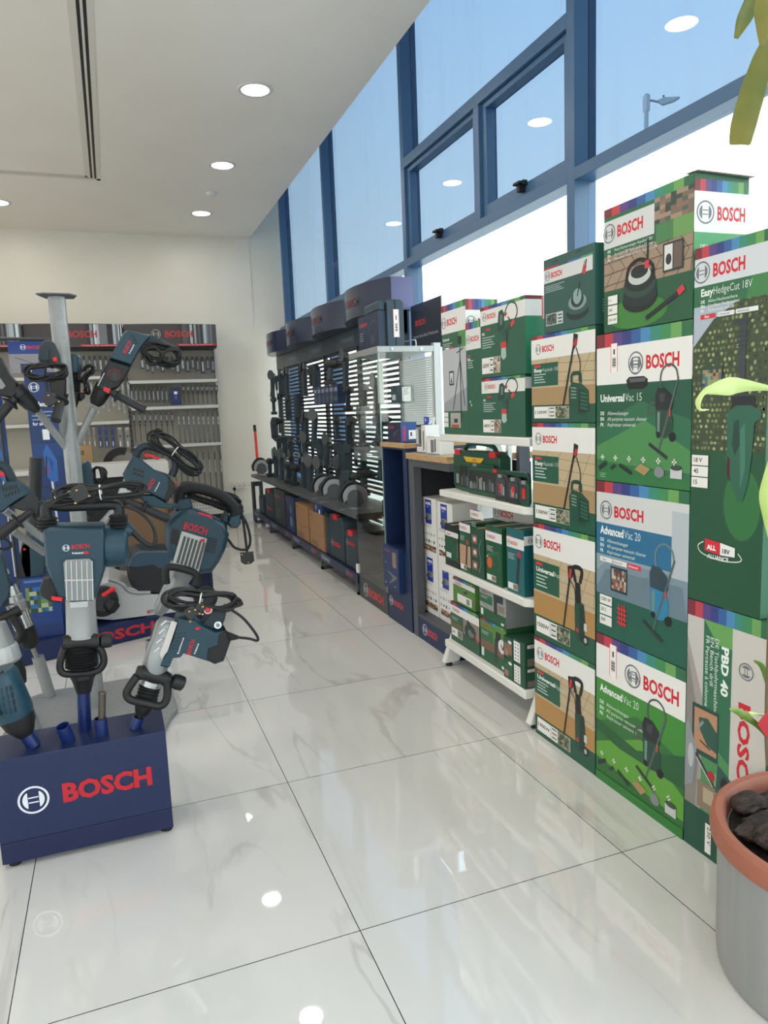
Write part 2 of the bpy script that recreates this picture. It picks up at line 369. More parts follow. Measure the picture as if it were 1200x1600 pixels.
# outside
b = MB(); b.box((1.75, -40, -.25), (80, 70, -.15), noisy('sunlit_paving', 'cfc8bb', 'bdb6a8', 4, .8)); b.box((-40, -40, -.25), (1.75, YF-.1, -.15), noisy('paving', 'b9b5ac', 'aaa69e', 4, .8)); struct(b.build('ground'))
t = thing('street_lamp', 'tall grey street lamp seen outside through the right window', 'street lamp', (8.0, 8.5, 0))
b = MB(); b.tube([(8, 8.5, -.15), (8, 8.5, 3), (8, 8.5, 6.12)], [.05, .045, .036], M('c6cbce', .5)); b.build('pole', t)
b = MB(); b.box((7.965, 8.455, 5.86), (8.035, 8.545, 6.10), M('c6cbce', .5)); b.build('pole_cap', t)
b = MB(); b.tube([(8, 8.5, 6.03), (8.08, 8.45, 6.01), (8.14, 8.40, 5.98)], .018, M('9aa3aa', .5)); b.build('arm', t)
b = MB(); b.prism([(8.12, 8.40, 6.0), (8.2, 8.33, 6.03), (8.38, 8.18, 6.0), (8.30, 8.22, 5.95), (8.18, 8.34, 5.93)], (.04, .045, -.01), M('b9c0c5', .5)); b.ball((8.2, 8.34, 6.05), .018, M('8a929a')); b.build('lamp_head', t)
# ceiling fittings
EM = emis('lamp_glow', (1, .97, .92, 1), 9)
ysl = [1.951, 3.407, 4.910, 6.436]
where = {0: 'nearest the camera', 1: 'large in the photo near the top', 2: 'second from the back wall', 3: 'closest to the back wall'}
for cx, row in ((.589, 'window side'), (-1.30, 'left side')):
    for i, y in enumerate([-2.5, -1.0, .45]+ysl):
        k = i-3
        lab = 'round ceiling downlight, %s row, %s' % (row, where[k] if k >= 0 else ['just above the camera', 'behind the camera', 'furthest behind the camera'][-k-1])
        t = thing('downlight', lab, 'ceiling light', (cx, y, ZC-.003), 'recessed ceiling downlights')
        b = MB(); n = 40; vs = []
        for (r, z) in ((.086, ZC-.001), (.090, ZC-.007), (.112, ZC-.007), (.116, ZC-.001)):
            vs += [(cx+r*math.cos(2*math.pi*j/n), y+r*math.sin(2*math.pi*j/n), z) for j in range(n)]
        b.add(vs, [(q*n+j, q*n+(j+1) % n, (q+1)*n+(j+1) % n, (q+1)*n+j) for q in range(3) for j in range(n)], M('d8d6d2', .4), True); b.build('trim_ring', t)
        b = MB(); b.add([(cx+.088*math.cos(2*math.pi*j/n), y+.088*math.sin(2*math.pi*j/n), ZC-.003) for j in range(n)], [tuple(range(n))], EM); b.build('lamp', t, solid=False)
        la = bpy.data.lights.new('downlight_beam', 'AREA'); la.shape = 'DISK'; la.size = .17; la.energy = 4; la.color = (1, .93, .84)
        lo_ = bpy.data.objects.new('downlight_beam', la); lo_.location = (cx, y, ZC-.0045); link(lo_, t)
b = MB(); b.rings((.599, 5.708, ZC-.001), (.599, 5.708, ZC-.03), [(0, .05), (.5, .05), (.8, .042), (1, .03)], M('e2e0dc', .4)); tag(b.build('smoke_detector'), 'small round white smoke detector on the ceiling between two downlights', 'smoke detector')
t = thing('air_diffuser', 'long linear slot air diffuser framing the ceiling panel at top left', 'air vent', (-.45, 5.5, ZC-.004))
FR = M('e2dacd', .5); b = MB(); X0, X1, Y1 = -.503, -.378, 5.555
z0, z1 = ZC-.0025, ZC-.0005
for xa, xb in ((X0, X0+.042), (X0+.060, X0+.074), (X0+.092, X1)): b.box((xa, -3, z0), (xb, Y1-.06 if xa < X1-.04 else Y1, z1), FR)
for ya, yb in ((Y1-.115, Y1-.085), (Y1-.078, Y1-.05), (Y1-.043, Y1)): b.box((-5, ya, z0), (X1 if yb == Y1 else X0+.02, yb, z1), FR)
b.build('frame', t)
b = MB(); b.box((X0+.042, -3, ZC-.002), (X0+.060, Y1-.05, z1), BLK); b.box((X0+.074, -3, ZC-.002), (X0+.092, Y1-.045, z1), BLK)
b.box((-5, Y1-.085, ZC-.002), (X0+.03, Y1-.078, z1), BLK); b.box((-5, Y1-.05, ZC-.002), (X0+.03, Y1-.043, z1), BLK); b.build('slot', t)
# wall sockets
for (xa, xb, lab) in ((.85, .99, 'double white wall socket with a black plug, low on the back wall'), (1.0, 1.085, 'single white wall switch plate beside the double socket')):
    t = thing('wall_socket', lab, 'socket', ((xa+xb)/2, YB, .42)); b = MB(); b.box((xa, YB-.012, .375), (xb, YB-.0005, .475), M('dedbd3', .4)); b.build('plate', t, bevel=.004)
    b = MB()
    for q in ((xa+xb)/2-.035, (xa+xb)/2+.03): b.box((q, YB-.0135, .42), (q+.012, YB-.0121, .43), BLK)
    b.build('opening', t)
t = thing('power_plug', 'black plug hanging in the double wall socket', 'plug', (.885, YB-.03, .40)); b = MB(); b.box((.868, YB-.04, .375), (.9, YB-.0125, .41), BLK); b.build('body', t, bevel=.005)
b = MB(); b.tube(smooth_path([(.884, YB-.03, .378), (.885, YB-.03, .2), (.86, YB-.04, .06), (.7, YB-.08, .006)]), .004, CORD); b.build('cord', t)
# ================================================================== PRODUCT CARTONS (right side stacks)
def carton(name, label, cat, X, yn, yf, z0, z1, depth, body, front=None, side=None, group=None, topc=None, flap=True):
    """box with printed front (faces the aisle, -X) and printed near end (-Y)"""
    b = MB(); m = M(body, .42); b.box((X, yn, z0), (X+depth, yf, z1), m)
    if topc: b.box((X+.0005, yn+.0005, z1-.0005), (X+depth-.0005, yf-.0005, z1+.0008), M(topc, .5))
    if flap and z1-z0 > .2:
        b.box((X+.002, (yn+yf)/2-.012, z1+.0008), (X+depth-.002, (yn+yf)/2+.012, z1+.0014), M('c9b48a', .3))
    if front:
        A = Art(b, (X, yf, z0), (0, -1, 0), (0, 0, 1), (-1, 0, 0), yf-yn, z1-z0); front(A)
    if side:
        A = Art(b, (X, yn, z0), (1, 0, 0), (0, 0, 1), (0, -1, 0), depth, z1-z0); side(A)
    o = b.build(name, solid=False); return tag(o, label, cat, group)
def photo(A, x0, y0, x1, y1, cols, seed=1):
    """small printed picture: a mosaic of the picture's colours"""
    r = random.Random(seed); n, m = 7, 6
    for i in range(n):
        for j in range(m): A.rect(x0+(x1-x0)*i/n, y0+(y1-y0)*j/m, x0+(x1-x0)*(i+1)/n, y0+(y1-y0)*(j+1)/m, r.choice(cols), False)
    A.k += 1
PHG = ['4b5a44', '6d7a5a', '8b8a72', '3a4237', 'a39c88']; PHR = ['8c5a4a', 'b99a84', '5b4440', 'c9b8a6', '6e6a66']
def plus(A, x, y, s=.022):
    r = A.W/A.H
    A.rect(x-s, y-s*.3*r, x+s, y+s*.3*r, 'e6eddc', False); A.rect(x-s*.3, y-s*r, x+s*.3, y+s*r, 'e6eddc')
def vac(A, x, y, s, tank='24463a', hose='4d5552', head='20262a'):
    """upright wet and dry vacuum with hose loop and floor tool; s scales it"""
    P = lambda a, c: (x+a*s, y+c*s*A.W/A.H)
    A.curve([P(.36, .98), P(.28, 1.25), P(.34, 1.5), P(.55, 1.6), P(.74, 1.5), P(.80, 1.3)], .045*s, hose)
    A.curve([P(.2, .6), P(-.05, .55), P(-.12, .68), P(.05, .8), P(.25, .78)], .05*s, hose)
    A.poly([P(.12, .95), P(.2, 1.12), P(.42, 1.1), P(.62, .95), P(.66, .72), P(.6, .62), P(.14, .66)], head)
    A.poly([P(.14, .66), P(.6, .62), P(.68, .4), P(.64, .1), P(.42, .02), P(.16, .12)], tank)
    A.poly([P(.2, .6), P(.28, .6), P(.27, .15), P(.2, .18)], '6f8d84')
    A.ell(*P(.66, .06), .10*s, .10*s*A.W/A.H, '15181a'); A.ell(*P(.24, .1), .07*s, .07*s*A.W/A.H, '15181a')
    A.poly([P(.26, 1.0), P(.44, 1.0), P(.4, .8), P(.26, .82)], '3a4144')
    A.line([P(.82, 1.32), P(.25, -.22)], .05*s, '53605d')
    A.line([P(-.06, -.1), P(.52, -.40)], .075*s, '2a3032'); A.rect(*P(.56, .5), *P(.6, .66), 'd23b30')
def accessories(A, y, slope=0):
    r = A.W/A.H
    for i in range(6): plus(A, .08+i*.155, y+.055+slope*i)
    A.line([(.03, y-.025), (.13, y+.02+slope)], .035, '26332c'); A.poly([(.17, y-.01+slope), (.22, y+.015+slope), (.24, y+slope), (.19, y-.03+slope)], '2b3a33')
    A.line([(.28, y+.01+2*slope), (.42, y-.04+2*slope)], .03, '22302a'); A.poly([(.45, y-.01+3*slope), (.52, y+.03+3*slope), (.62, y+3*slope), (.56, y-.045+3*slope)], 'a88d60')
    A.ell(.71, y-.015+4.4*slope, .05, .035, '83898a'); A.rect(.82, y-.045+5.4*slope, .93, y+.02+5.4*slope, 'c7cbc8'); A.ell(.875, y+.02+5.4*slope, .055, .016, '3c4442')
def specs(A, x0, y0, x1, y1, big, seed, cols=PHG):
    A.rect(x0-.004, y0-.003, x1+.004, y1+.003, 'd8dad4'); A.rect(x0, y0, x1, y1, 'eceae5'); a = x0+(x1-x0)*.42; c = x0+(x1-x0)*.63
    A.txt(big, x0+.015, y0+(y1-y0)*.38, (y1-y0)*.28, '222426', .02, w=(a-x0)*.86)
    for i in (1, 2): A.rect(a, y0+(y1-y0)*i/3, c, y0+(y1-y0)*i/3+.003, '55595a', False)
    A.rect(a, y0, a+.004, y1, '55595a', False)
    for i in range(3): A.rect(a+.02, y0+(y1-y0)*(i/3+.14), c-.015, y0+(y1-y0)*(i/3+.24), '44484a', False)
    A.k += 1; photo(A, c, y0, x1, y1, cols, seed)
def langs(A, x, y, h, rows, col='dfe8df'):
    for i, (a, t) in enumerate(rows):
        A.txt(a, x, y-i*h*1.6, h, col, .03); A.txt(t, x+.085, y-i*h*1.6, h, col, 0)
def facets(A, y1, cols):
    A.rect(0, 0, 1, y1, cols[0]); A.poly([(0, y1*.55), (.5, y1*.8), (1, y1*.62), (1, y1), (0, y1)], cols[1]); A.poly([(0, y1*.35), (.55, y1*.62), (1, y1*.35), (1, y1*.15), (0, y1*.2)], cols[2])
    A.poly([(.35, y1), (1, y1), (1, y1*.7)], cols[1]); A.poly([(0, 0), (1, 0), (1, y1*.1), (0, y1*.22)], cols[3])
def univac(A):
    facets(A, .68, ['2f6b4c', '1f5640', '4b8a50', '2f7440']); A.rect(0, .66, 1, .91, 'eceae6'); A.spectrum(.91, 1)
    A.brand(.56, .745, .085); A.logo(.45, .77, .065)
    A.poly([(.36, .645), (.38, .62), (.54, .62), (.58, .64), (.58, .68), (.54, .70), (.38, .70), (.35, .68)], '1a1d1f'); A.poly([(.39, .665), (.55, .665), (.56, .69), (.38, .69)], '5b6062')
    A.barcode(.17, .74, .25, .93); A.txt('Universal', .05, .545, .05, 'f2f5f0', .03, w=.28); A.txt('Vac 15', .34, .545, .05, 'dbe6dc', -.005, w=.18)
    langs(A, .05, .455, .024, [('DE', 'Allzwecksauger'), ('EN', 'All purpose vacuum cleaner'), ('FR', 'Aspirateur universel')]); vac(A, .62, .30, .32)
    accessories(A, .11); A.lines(.05, .05, .08, 3, .012, '9fc0a0')
def advac_green(A):
    facets(A, .72, ['2f7035', '3f8a35', '5fa03a', '2e6b32']); A.poly([(0, .42), (.5, .36), (1, .5), (1, .3), (.3, .3), (0, .34)], '245c33'); A.rect(0, .70, 1, .93, 'eceae6'); A.spectrum(.93, 1)
    A.brand(.57, .775, .085); A.logo(.46, .80, .065); A.barcode(.17, .75, .26, .96)
    A.txt('Advanced', .05, .62, .05, 'f2f5f0', .03, w=.28); A.txt('Vac 20', .34, .62, .05, 'dbe6dc', -.005, w=.18)
    langs(A, .05, .535, .024, [('DE', 'Allzwecksauger'), ('EN', 'All purpose vacuum cleaner'), ('FR', 'Aspirateur universel')]); vac(A, .52, .29, .36)
    accessories(A, .14); A.rect(0, 0, 1, .06, '2f7a34')
def advac_blue(A):
    A.rect(0, 0, 1, .27, '1a5a4a'); A.rect(0, .27, 1, .93, '8fa3ad'); A.poly([(0, .27), (.0, .42), (.15, .50), (1, .52), (1, .27)], '7d929e')
    A.poly([(0, .30), (.12, .44), (.95, .46), (1, .27), (0, .27)], '6b808c'); A.rect(0, .73, 1, .93, 'd2d4d3'); A.rect(.0, .53, .84, .735, '2a6d94'); A.rect(.84, .5, 1, .88, 'b7c0c4')
    A.spectrum(.93, 1); A.brand(.22, .785, .07, True, 'd0202f', w=.33); A.txt('Advanced', .05, .665, .052, 'f2f5f0', .03, w=.28); A.txt('Vac 20', .34, .665, .05, 'dbe6ea', -.005, w=.18)
    langs(A, .05, .615, .022, [('DE', 'Allzwecksauger'), ('EN', 'All purpose vacuum cleaner'), ('FR', 'Aspirateur universel')])
    A.rect(.05, .485, .20, .515, 'e8e8e4', False); A.rect(.21, .485, .37, .515, 'e8e8e4', False); A.rect(.38, .485, .53, .515, 'e0344a'); A.txt('Easy', .08, .493, .015, '333333'); A.txt('Universal', .22, .493, .015, '333333'); A.txt('Advanced', .39, .493, .015, 'ffffff')
    A.rect(.18, .31, .38, .47, '1f3d48'); photo(A, .195, .325, .365, .455, PHR, 4); vac(A, .58, .22, .36, '2b7fa6', '6b8088', '2c4450')
    for i, (a) in enumerate(('1200 W', '20 L', '300')): A.rect(.05, .205-i*.068, .2, .265-i*.068, 'eceae5'); A.txt(a, .065, .228-i*.068, .022, '222426', .015)
    for i in range(3): A.line([(.29+i*.03, .10), (.29+i*.03, .24)], .012, 'd8343c')
    for i in range(4): A.line([(.265, .12+i*.03), (.375, .12+i*.03)], .012, 'd8343c')
def surf_big(A):
    A.rect(0, 0, 1, .34, '23563a'); A.ell(.4, .12, .35, .12, '3f7f3a'); A.rect(0, .34, 1, .62, 'a08a76')
    for i in range(9): A.line([(.0+i*.14, .34), (.12+i*.14, .5), (.02+i*.14, .62)], .008, '5c4a40')
    for i in range(3): A.line([(0, .38+i*.09), (1, .43+i*.09)], .007, '5c4a40')
    A.rect(0, .62, 1, .93, '2c6a4a'); A.rect(.62, .60, .8, .86, '4a7f50'); A.rect(.8, .60, 1, .90, '6d9a5a'); A.rect(.0, .66, .60, .90, 'd3d5d4'); A.rect(0, .62, .6, .68, '286046')
    photo(A, .60, .74, 1, .93, ['8a6d5c', '3a4a42', '55605a', '7a6a5c', 'a08a78'], 3); A.spectrum(.93, 1); A.brand(.17, .755, .09)
    langs(A, .05, .645, .022, [('DE', 'Multi-Flächenreiniger AquaSurf 280'), ('EN', 'AquaSurf 280 Multi Surface Cleaner'), ('FR', 'Nettoyeur multi-surfaces AquaSurf 280')])
    for rx, ry, yy, c in ((.20, .10, .22, '141c1e'), (.195, .10, .26, '1d2b2c'), (.19, .10, .33, '2b4440'), (.17, .09, .37, '1b2526'), (.13, .07, .40, 'c2cac6'), (.10, .05, .43, '1b2526')): A.ell(.44, yy, rx, ry, c)
    A.curve([(.28, .36), (.32, .48), (.44, .52), (.58, .46), (.60, .34)], .03, '15181a'); A.line([(.52, .44), (.53, .50)], .045, 'cf3540'); A.line([(.53, .5), (.535, .66)], .02, '1b2022')
    A.line([(.52, .06), (.86, .20)], .035, '20262a'); A.line([(.86, .20), (.92, .235)], .05, 'cf3540'); A.rect(.70, .37, .91, .58, '2a3a38'); A.rect(.715, .385, .80, .565, 'dcdcd8'); A.rect(.81, .385, .895, .565, '6a5a50'); A.ell(.76, .46, .03, .04, '2b3436')
    for i, a in enumerate(('1 s', '280', '120-160')): A.rect(.06, .225-i*.08, .18, .295-i*.08, 'eceae5'); A.txt(a, .07, .25-i*.08, .022, '222426', .01)
def surf_big_side(A):
    A.rect(0, 0, 1, .60, '2f8a55'); A.poly([(0, .2), (.4, .3), (1, .35), (1, .6), (0, .6)], '4aa267'); A.rect(0, .60, 1, .88, 'f1f1ee'); A.spectrum(.88, .96); A.rect(0, .96, 1, 1, '23583f'); A.brand(.42, .69, .095, w=.52)
    langs(A, .12, .49, .026, [('DE', 'Zubehör für'), ('EN', 'Accessory for'), ('FR', 'Accessoires pour')])
def surf_small(A):
    A.rect(0, 0, 1, 1, '2c5550'); A.rect(0, .68, .96, .86, 'd3d5d4'); A.rect(.0, .86, .3, .89, 'a0353f', False); A.rect(.5, .86, .75, .885, '3b6aa0', False); A.rect(.75, .86, .96, .885, '4f9a6a'); A.rect(.2, .935, .3, .95, '15302c', False); A.rect(.65, .955, .76, .97, '15302c'); A.brand(.16, .735, .075)
    A.lines(.03, .63, .4, 4, .025, 'a9c0ba'); A.line([(.72, .55), (.82, .82)], .012, '3c4a4a'); A.line([(.80, .66), (.83, .76)], .05, 'cf3540'); A.line([(.83, .76), (.85, .83)], .02, '1b2022')
    for yy, rx, c in ((.20, .21, '1b2e30'), (.27, .21, '35524f'), (.33, .17, '7f9a98'), (.36, .12, '223234'), (.40, .08, '8aa3a0')): A.ell(.68, yy, rx, .10, c)
    A.line([(.68, .4), (.73, .58)], .02, '2b3436'); A.rect(.05, .10, .40, .26, 'c9cfcc'); photo(A, .06, .11, .27, .25, ['4a5652', '2c3634', '6a7672'], 5)
    for i in range(3): A.rect(.3, .12+i*.045, .38, .14+i*.045, '4a5052', False)
    A.k += 1
def surf_small_side(A):
    A.rect(0, 0, 1, 1, '35675f'); A.lines(.15, .3, .7, 5, .035, 'b9d0ca'); A.curve([(.8, .75), (.7, .7), (.85, .66), (.72, .62)], .04, '9fbcb4')
def washer(A, x, y, s, tall):
    P = lambda a, c: (x+a*s, y+c*s*A.W/A.H)
    if tall:
        A.poly([P(.12, 0), P(.1, .9), P(.2, 1.02), P(.5, .98), P(.56, .5), P(.5, -.05)], '1f4a3a'); A.poly([P(.3, 0), P(.32, .9), P(.5, .95), P(.55, .5), P(.48, 0)], '15352c')
        A.poly([P(.16, .95), P(.12, 1.5), P(.34, 1.5), P(.38, .98)], '181c1e'); A.curve([P(.14, 1.5), P(.06, 1.85), P(.4, 1.85), P(.34, 1.5)], .06*s*2, '181c1e')
        A.ell(*P(.56, .06), .12*s, .13*s*A.W/A.H, '1b1e20'); A.ell(*P(.56, .06), .06*s, .07*s*A.W/A.H, 'b9bcbc'); A.rect(*P(.5, .3), *P(.62, .5), 'c9cdca'); A.ell(*P(.22, .25), .06*s, .06*s*A.W/A.H, 'c93038')
    else:
        A.poly([P(-.1, 0), P(-.12, .5), P(0, .68), P(.42, .62), P(.7, .45), P(.72, -.02), P(.5, -.14), P(.0, -.1)], '1f4d3c'); A.poly([P(.28, -.1), P(.3, .5), P(.7, .4), P(.7, -.05)], '14352a')
        for i in range(5): A.line([P(.36, .05+i*.09), P(.66, .0+i*.09)], .02, '2f6350')
        A.curve([P(0, .66), P(.04, .86), P(.34, .86), P(.38, .64)], .05*s*2, '1d4537')
        for i in range(4): A.line([P(-.02, .3+i*.08), P(.2, .28+i*.08)], .012, '7f9a8c')
    A.line([P(-.42, .0 if tall else -.1), P(-.12 if tall else .08, 1.5)], .026, '22282a'); A.poly([P(-.16, 1.45), P(-.2, 1.85), P(.02, 1.9), P(.02, 1.6)] if tall else [P(.04, 1.4), P(.1, 1.85), P(.28, 1.8), P(.22, 1.55)], '1a1e20'); A.line([P(-.1, 1.55), P(-.06, 1.8)] if tall else [P(.12, 1.55), P(.22, 1.7)], .05*s*2, 'c23038'); A.curve([P(-.1, 1.5), P(.1, 1.3), P(.15, .9)] if tall else [P(.2, 1.5), P(.36, 1.1), P(.3, .7)], .012, '2b3030')
def aquatak(word, num, watt, tall, seed):
    def f(A):
        A.rect(0, 0, 1, .20, '1f5540'); A.rect(0, .20, 1, .75, 'b79a72'); A.rect(0, .40, 1, .75, 'c2ae8c')
        for i in range(5): A.line([(.1+i*.22, .42), (.28+i*.22, .75)], .006, '8e7a5c')
        for i in range(3): A.line([(0, .48+i*.1), (1, .44+i*.1)], .005, '8e7a5c')
        A.rect(0, .20, 1, .40, 'b2884f' if tall else 'a98c64'); A.rect(0, .73, 1, .96, 'e9e7e3'); A.spectrum(.96, 1); A.brand(.19, .81, .07)
        A.rect(0, .42, .45, .68, '215844'); A.rect(.05, .64, .16, .665, 'd23440'); A.txt(word, .05, .585, .04, 'f1f4f0', .03, w=.035*len(word)); A.txt('Aquatak '+num, .055+.035*len(word), .585, .04, 'c6d6cc', -.005, w=.26)
        A.lines(.05, .55, .2, 4, .03, 'c3d4ca'); washer(A, .66, .14, .36, tall); specs(A, .05, .05, .62, .18, watt, seed)
    return f
def hedge(A):
    A.rect(0, 0, 1, .44, '1d5136'); A.ell(.72, .3, .24, .10, '2f6f3c'); A.rect(0, .44, 1, .97, 'aeb9c6'); A.poly([(0, .44), (0, .73), (.28, .80), (.6, .84), (1, .84), (1, .44)], '3c4a30')
    r = random.Random(3)
    NX, NY = 17, 27
    for ix in range(NX):
        for iy in range(NY):
            x, y = (ix+.5+(.5 if iy % 2 else 0))/NX, .44+(iy+.5)*.41/NY
            if y > .72+.13*min(1, x*1.8)-.005 or r.random() < .06: continue
            x += r.uniform(-.2, .2)/NX; x = min(x, .965); sx_ = .5/NX*r.uniform(.75, .98); sy_ = .5*.41/NY*r.uniform(.75, .98)
            dark = r.random() < .25+.35*(x > .6)
            q = [r.uniform(.55, 1) for _ in range(6)]
            A.poly([(x+sx_*q[t]*math.cos(t*1.047+.4), y+sy_*q[t]*math.sin(t*1.047+.4)) for t in range(6)], r.choice(['2c3826', '3d4a30', '4a5838', '333f2c'] if dark else ['8f9868', '757f52', 'a6ac7e', '5d6a40', '838c5c']), False)
    A.k += 1
    A.rect(0, .80+.04, 1, .925, '2c6a48'); A.poly([(.7, .84), (1, .84), (1, .925), (.8, .925)], '3f7f48'); A.rect(0, .895, 1, .975, 'd4d9de'); A.spectrum(.97, 1); A.brand(.26, .915, .035, w=.42)
    A.txt('Easy', .1, .867, .02, 'f2f5f0', .03, w=.17); A.txt('HedgeCut 18V', .275, .867, .02, 'e0e8e2', -.005, w=.5)
    for i, (a, t) in enumerate((('DE', 'Akku-Heckenschere'), ('EN', 'Cordless Hedgecutter'), ('FR', 'Taille-haies sans fil'))): A.txt(a, .1, .85-.0-i*.0125-.002, .0085, 'e8efe8', .03); A.txt(t, .2, .85-i*.0125-.002, .0085, 'e8efe8', 0)
    A.rect(.1, .805, .31, .817, 'd0323e'); A.rect(.34, .805, .56, .817, 'e6e8e8'); A.rect(.58, .805, .86, .817, 'e6e8e8'); A.txt('Easy', .16, .808, .0065, 'ffffff', .01); A.txt('Universal', .36, .808, .0065, '333333'); A.txt('Advanced', .60, .808, .0065, '333333')
    A.rect(.64, .585, .72, .79, '3a3f46'); A.poly([(.56, .79), (.80, .79), (.74, .775), (.62, .775)], '33383e')
    for i in range(4): A.poly([(.58, .757-i*.012), (.64, .76-i*.012), (.72, .76-i*.012), (.78, .757-i*.012), (.72, .754-i*.012), (.64, .754-i*.012)], '33383e')
    A.poly([(.56, .59), (.56, .565), (.52, .55), (.56, .535), (.84, .54), (.88, .56), (.84, .59)], '1c2126')
    A.poly([(.52, .55), (.50, .53), (.52, .46), (.50, .42), (.58, .36), (.66, .31), (.74, .31), (.80, .36), (.84, .44), (.86, .52), (.94, .53), (.94, .55), (.80, .565), (.62, .565)], '2a614c'); A.poly([(.60, .52), (.66, .53), (.68, .46), (.62, .43), (.58, .46)], '1a3f34'); A.poly([(.52, .43), (.56, .42), (.56, .36), (.52, .38)], '4a2028'); A.poly([(.68, .5), (.74, .52), (.76, .40), (.70, .34)], '3d7a62')
    A.rect(.13, .60, .43, .675, '2a4a38'); photo(A, .15, .61, .41, .665, ['a3885c', '5a6a7a', '3b4048', '8a9a6a'], 8); A.txt('Anti-Blocking System', .14, .602, .005, 'ffffff', .02)
    for i, a in enumerate(('18 V', '45', '15')): A.rect(.02, .398-i*.032, .26, .427-i*.032, 'eceae5'); A.txt(a, .05, .407-i*.032, .013, '222426', .02)
    A.curve([(.22, .18), (.14, .165), (.2, .145), (.45, .135), (.68, .14), (.75, .15), (.70, .165)], .012, 'e3e8e3'); A.poly([(.24, .155), (.46, .15), (.46, .185), (.24, .19)], 'd22a3a'); A.poly([(.46, .15), (.66, .152), (.66, .178), (.46, .185)], 'eef0ee'); A.txt('ALL', .27, .16, .014, 'ffffff', .04); A.txt('18V', .49, .157, .013, '2a2c2e', .03); A.txt('ALLIANCE', .28, .135, .012, 'eef0ee', .03)
def pbd(A):
    A.rect(0, 0, 1, .94, 'cfc9c2'); A.rect(0, 0, 1, .18, '1d5140'); A.poly([(0, .18), (.42, .18), (.42, .60), (.2, .94), (0, .94)], 'a39d96'); A.poly([(0, .18), (.15, .18), (.2, .50), (.0, .8)], '8a8580'); A.poly([(.22, .63), (0, .86), (0, .94), (.25, .94)], 'c6c2bd')
    A.rect(.22, .18, .58, .94, '2e6d4e'); A.poly([(.22, .94), (.58, .94), (.58, .86), (.4, .86)], '6aa35a'); A.poly([(.22, .50), (.58, .42), (.58, .18), (.22, .18)], '4f8f58'); A.poly([(.40, .36), (.58, .33), (.58, .18), (.4, .18)], '86b474'); A.spectrum(.94, 1)
    A.txt('PBD 40', .455, .86, .033, 'f3f6f2', .04, rot=-90, w=.50); A.txt('DE Tischbohrmaschine', .37, .88, .017, 'e8efe8', .0, rot=-90, w=.78); A.txt('EN Bench drill', .31, .88, .017, 'e8efe8', .0, rot=-90, w=.50); A.txt('FR Perceuse à colonne', .25, .88, .017, 'e8efe8', 0, rot=-90, w=.74)
    A.logo(.75, .80, .085, rot=-90); A.txt('BOSCH', .68, .68, .05, 'd0202f', .035, rot=-90, w=.98)
    A.rect(.09, .40, .44, .60, '23493e'); A.rect(.12, .42, .42, .585, 'b98a6a'); A.poly([(.18, .55), (.30, .56), (.42, .52), (.42, .44), (.3, .45), (.2, .5)], '2a5548'); A.line([(.16, .50), (.24, .54)], .03, '8a9090'); A.line([(.2, .46), (.34, .44)], .02, '5a3a2c')
    A.poly([(.0, .24), (.12, .27), (.16, .42), (.04, .52), (0, .5)], '8f9498'); A.ell(.08, .38, .04, .05, 'b9bec0'); A.line([(.15, .40), (.46, .28)], .03, '33393c'); A.line([(.16, .385), (.46, .27)], .012, 'c9cdd0'); A.poly([(.42, .30), (.44, .40), (.62, .36), (.85, .28), (.8, .2), (.46, .2)], '2b5650'); A.ell(.53, .33, .05, .035, '18211f'); A.rect(.63, .26, .73, .33, '8aa09a'); A.ell(.36, .34, .05, .02, 'b02838')
    A.rect(.18, .19, .42, .30, '8a7a66'); A.rect(.26, .22, .40, .28, 'b5a58c'); A.rect(.30, .02, .38, .14, 'eceae5'); A.txt('230 V', .33, .13, .016, '222426', .01, rot=-90, w=.2)
def univac_side(A):
    A.rect(0, 0, 1, .9, '1c4c3c'); A.rect(0, .68, .5, .86, 'dedcd8'); A.txt('U', .05, .22, .07, 'f0f3ef', .03); A.lines(.03, .62, .2, 28, .013, 'a9c4b6')
XS = 1.0
c1 = 'tall stack of cartons by the window'
B = [('green vacuum carton with slanted accessory row, at the bottom of the near stack', 0, .522, advac_green, None, '14422f'),
     ('blue and grey wet and dry vacuum carton, second from the floor in the near stack', .5245, 1.036, advac_blue, None, '1a5848'),
     ('green vacuum carton with a black hand hole, third from the floor in the near stack', 1.0385, 1.50, univac, univac_side, '1c4c3c')]
for lab, z0, z1, fr, sd, body in B:
    o = carton('product_box', lab, 'box', XS, -.024, .388, z0, z1, .36, body, fr, sd, 'large vacuum cleaner cartons')
carton('product_box', 'patio cleaner carton with open flap and herringbone paving picture, topmost of the near stack', 'box', XS, -.02, .352, 1.5028, 1.872, .185, '2f7a50', surf_big, surf_big_side)
b = MB(); b.prism([(1.0, -.03, 1.8745), (1.19, -.035, 1.869), (1.19, .012, 1.8735), (1.0, .012, 1.8765)], (0, 0, .002), M('9a9186', .7)); fl = b.build('open_flap', bpy.data.objects['product_box.003'])
D = [('Universal', '135', '1900W', True, 0, .3995, 'pressure washer carton marked 1900W, at the floor of the second stack'), ('Universal', '125', '1500W', True, .402, .846, 'pressure washer carton marked 1500W, second from the floor of the second stack'),
     ('Easy', '110', '1300W', False, .8485, 1.222, 'pressure washer carton marked 1300W, third from the floor of the second stack'), ('Easy', '100', '1100W', False, 1.2245, 1.535, 'pressure washer carton marked 1100W, fourth from the floor of the second stack')]
for i, (w, n_, wt, tl, z0, z1, lab) in enumerate(D):
    carton('product_box', lab, 'box', XS, .395, .776, z0, z1, .34, '1f5040', aquatak(w, n_, wt, tl, 20+i), None, 'pressure washer cartons')
carton('product_box', 'small dark green patio cleaner carton with closed top, topmost of the second stack', 'box', XS, .368+.03, .69, 1.5375, 1.79, .2, '2c5550', surf_small, surf_small_side)
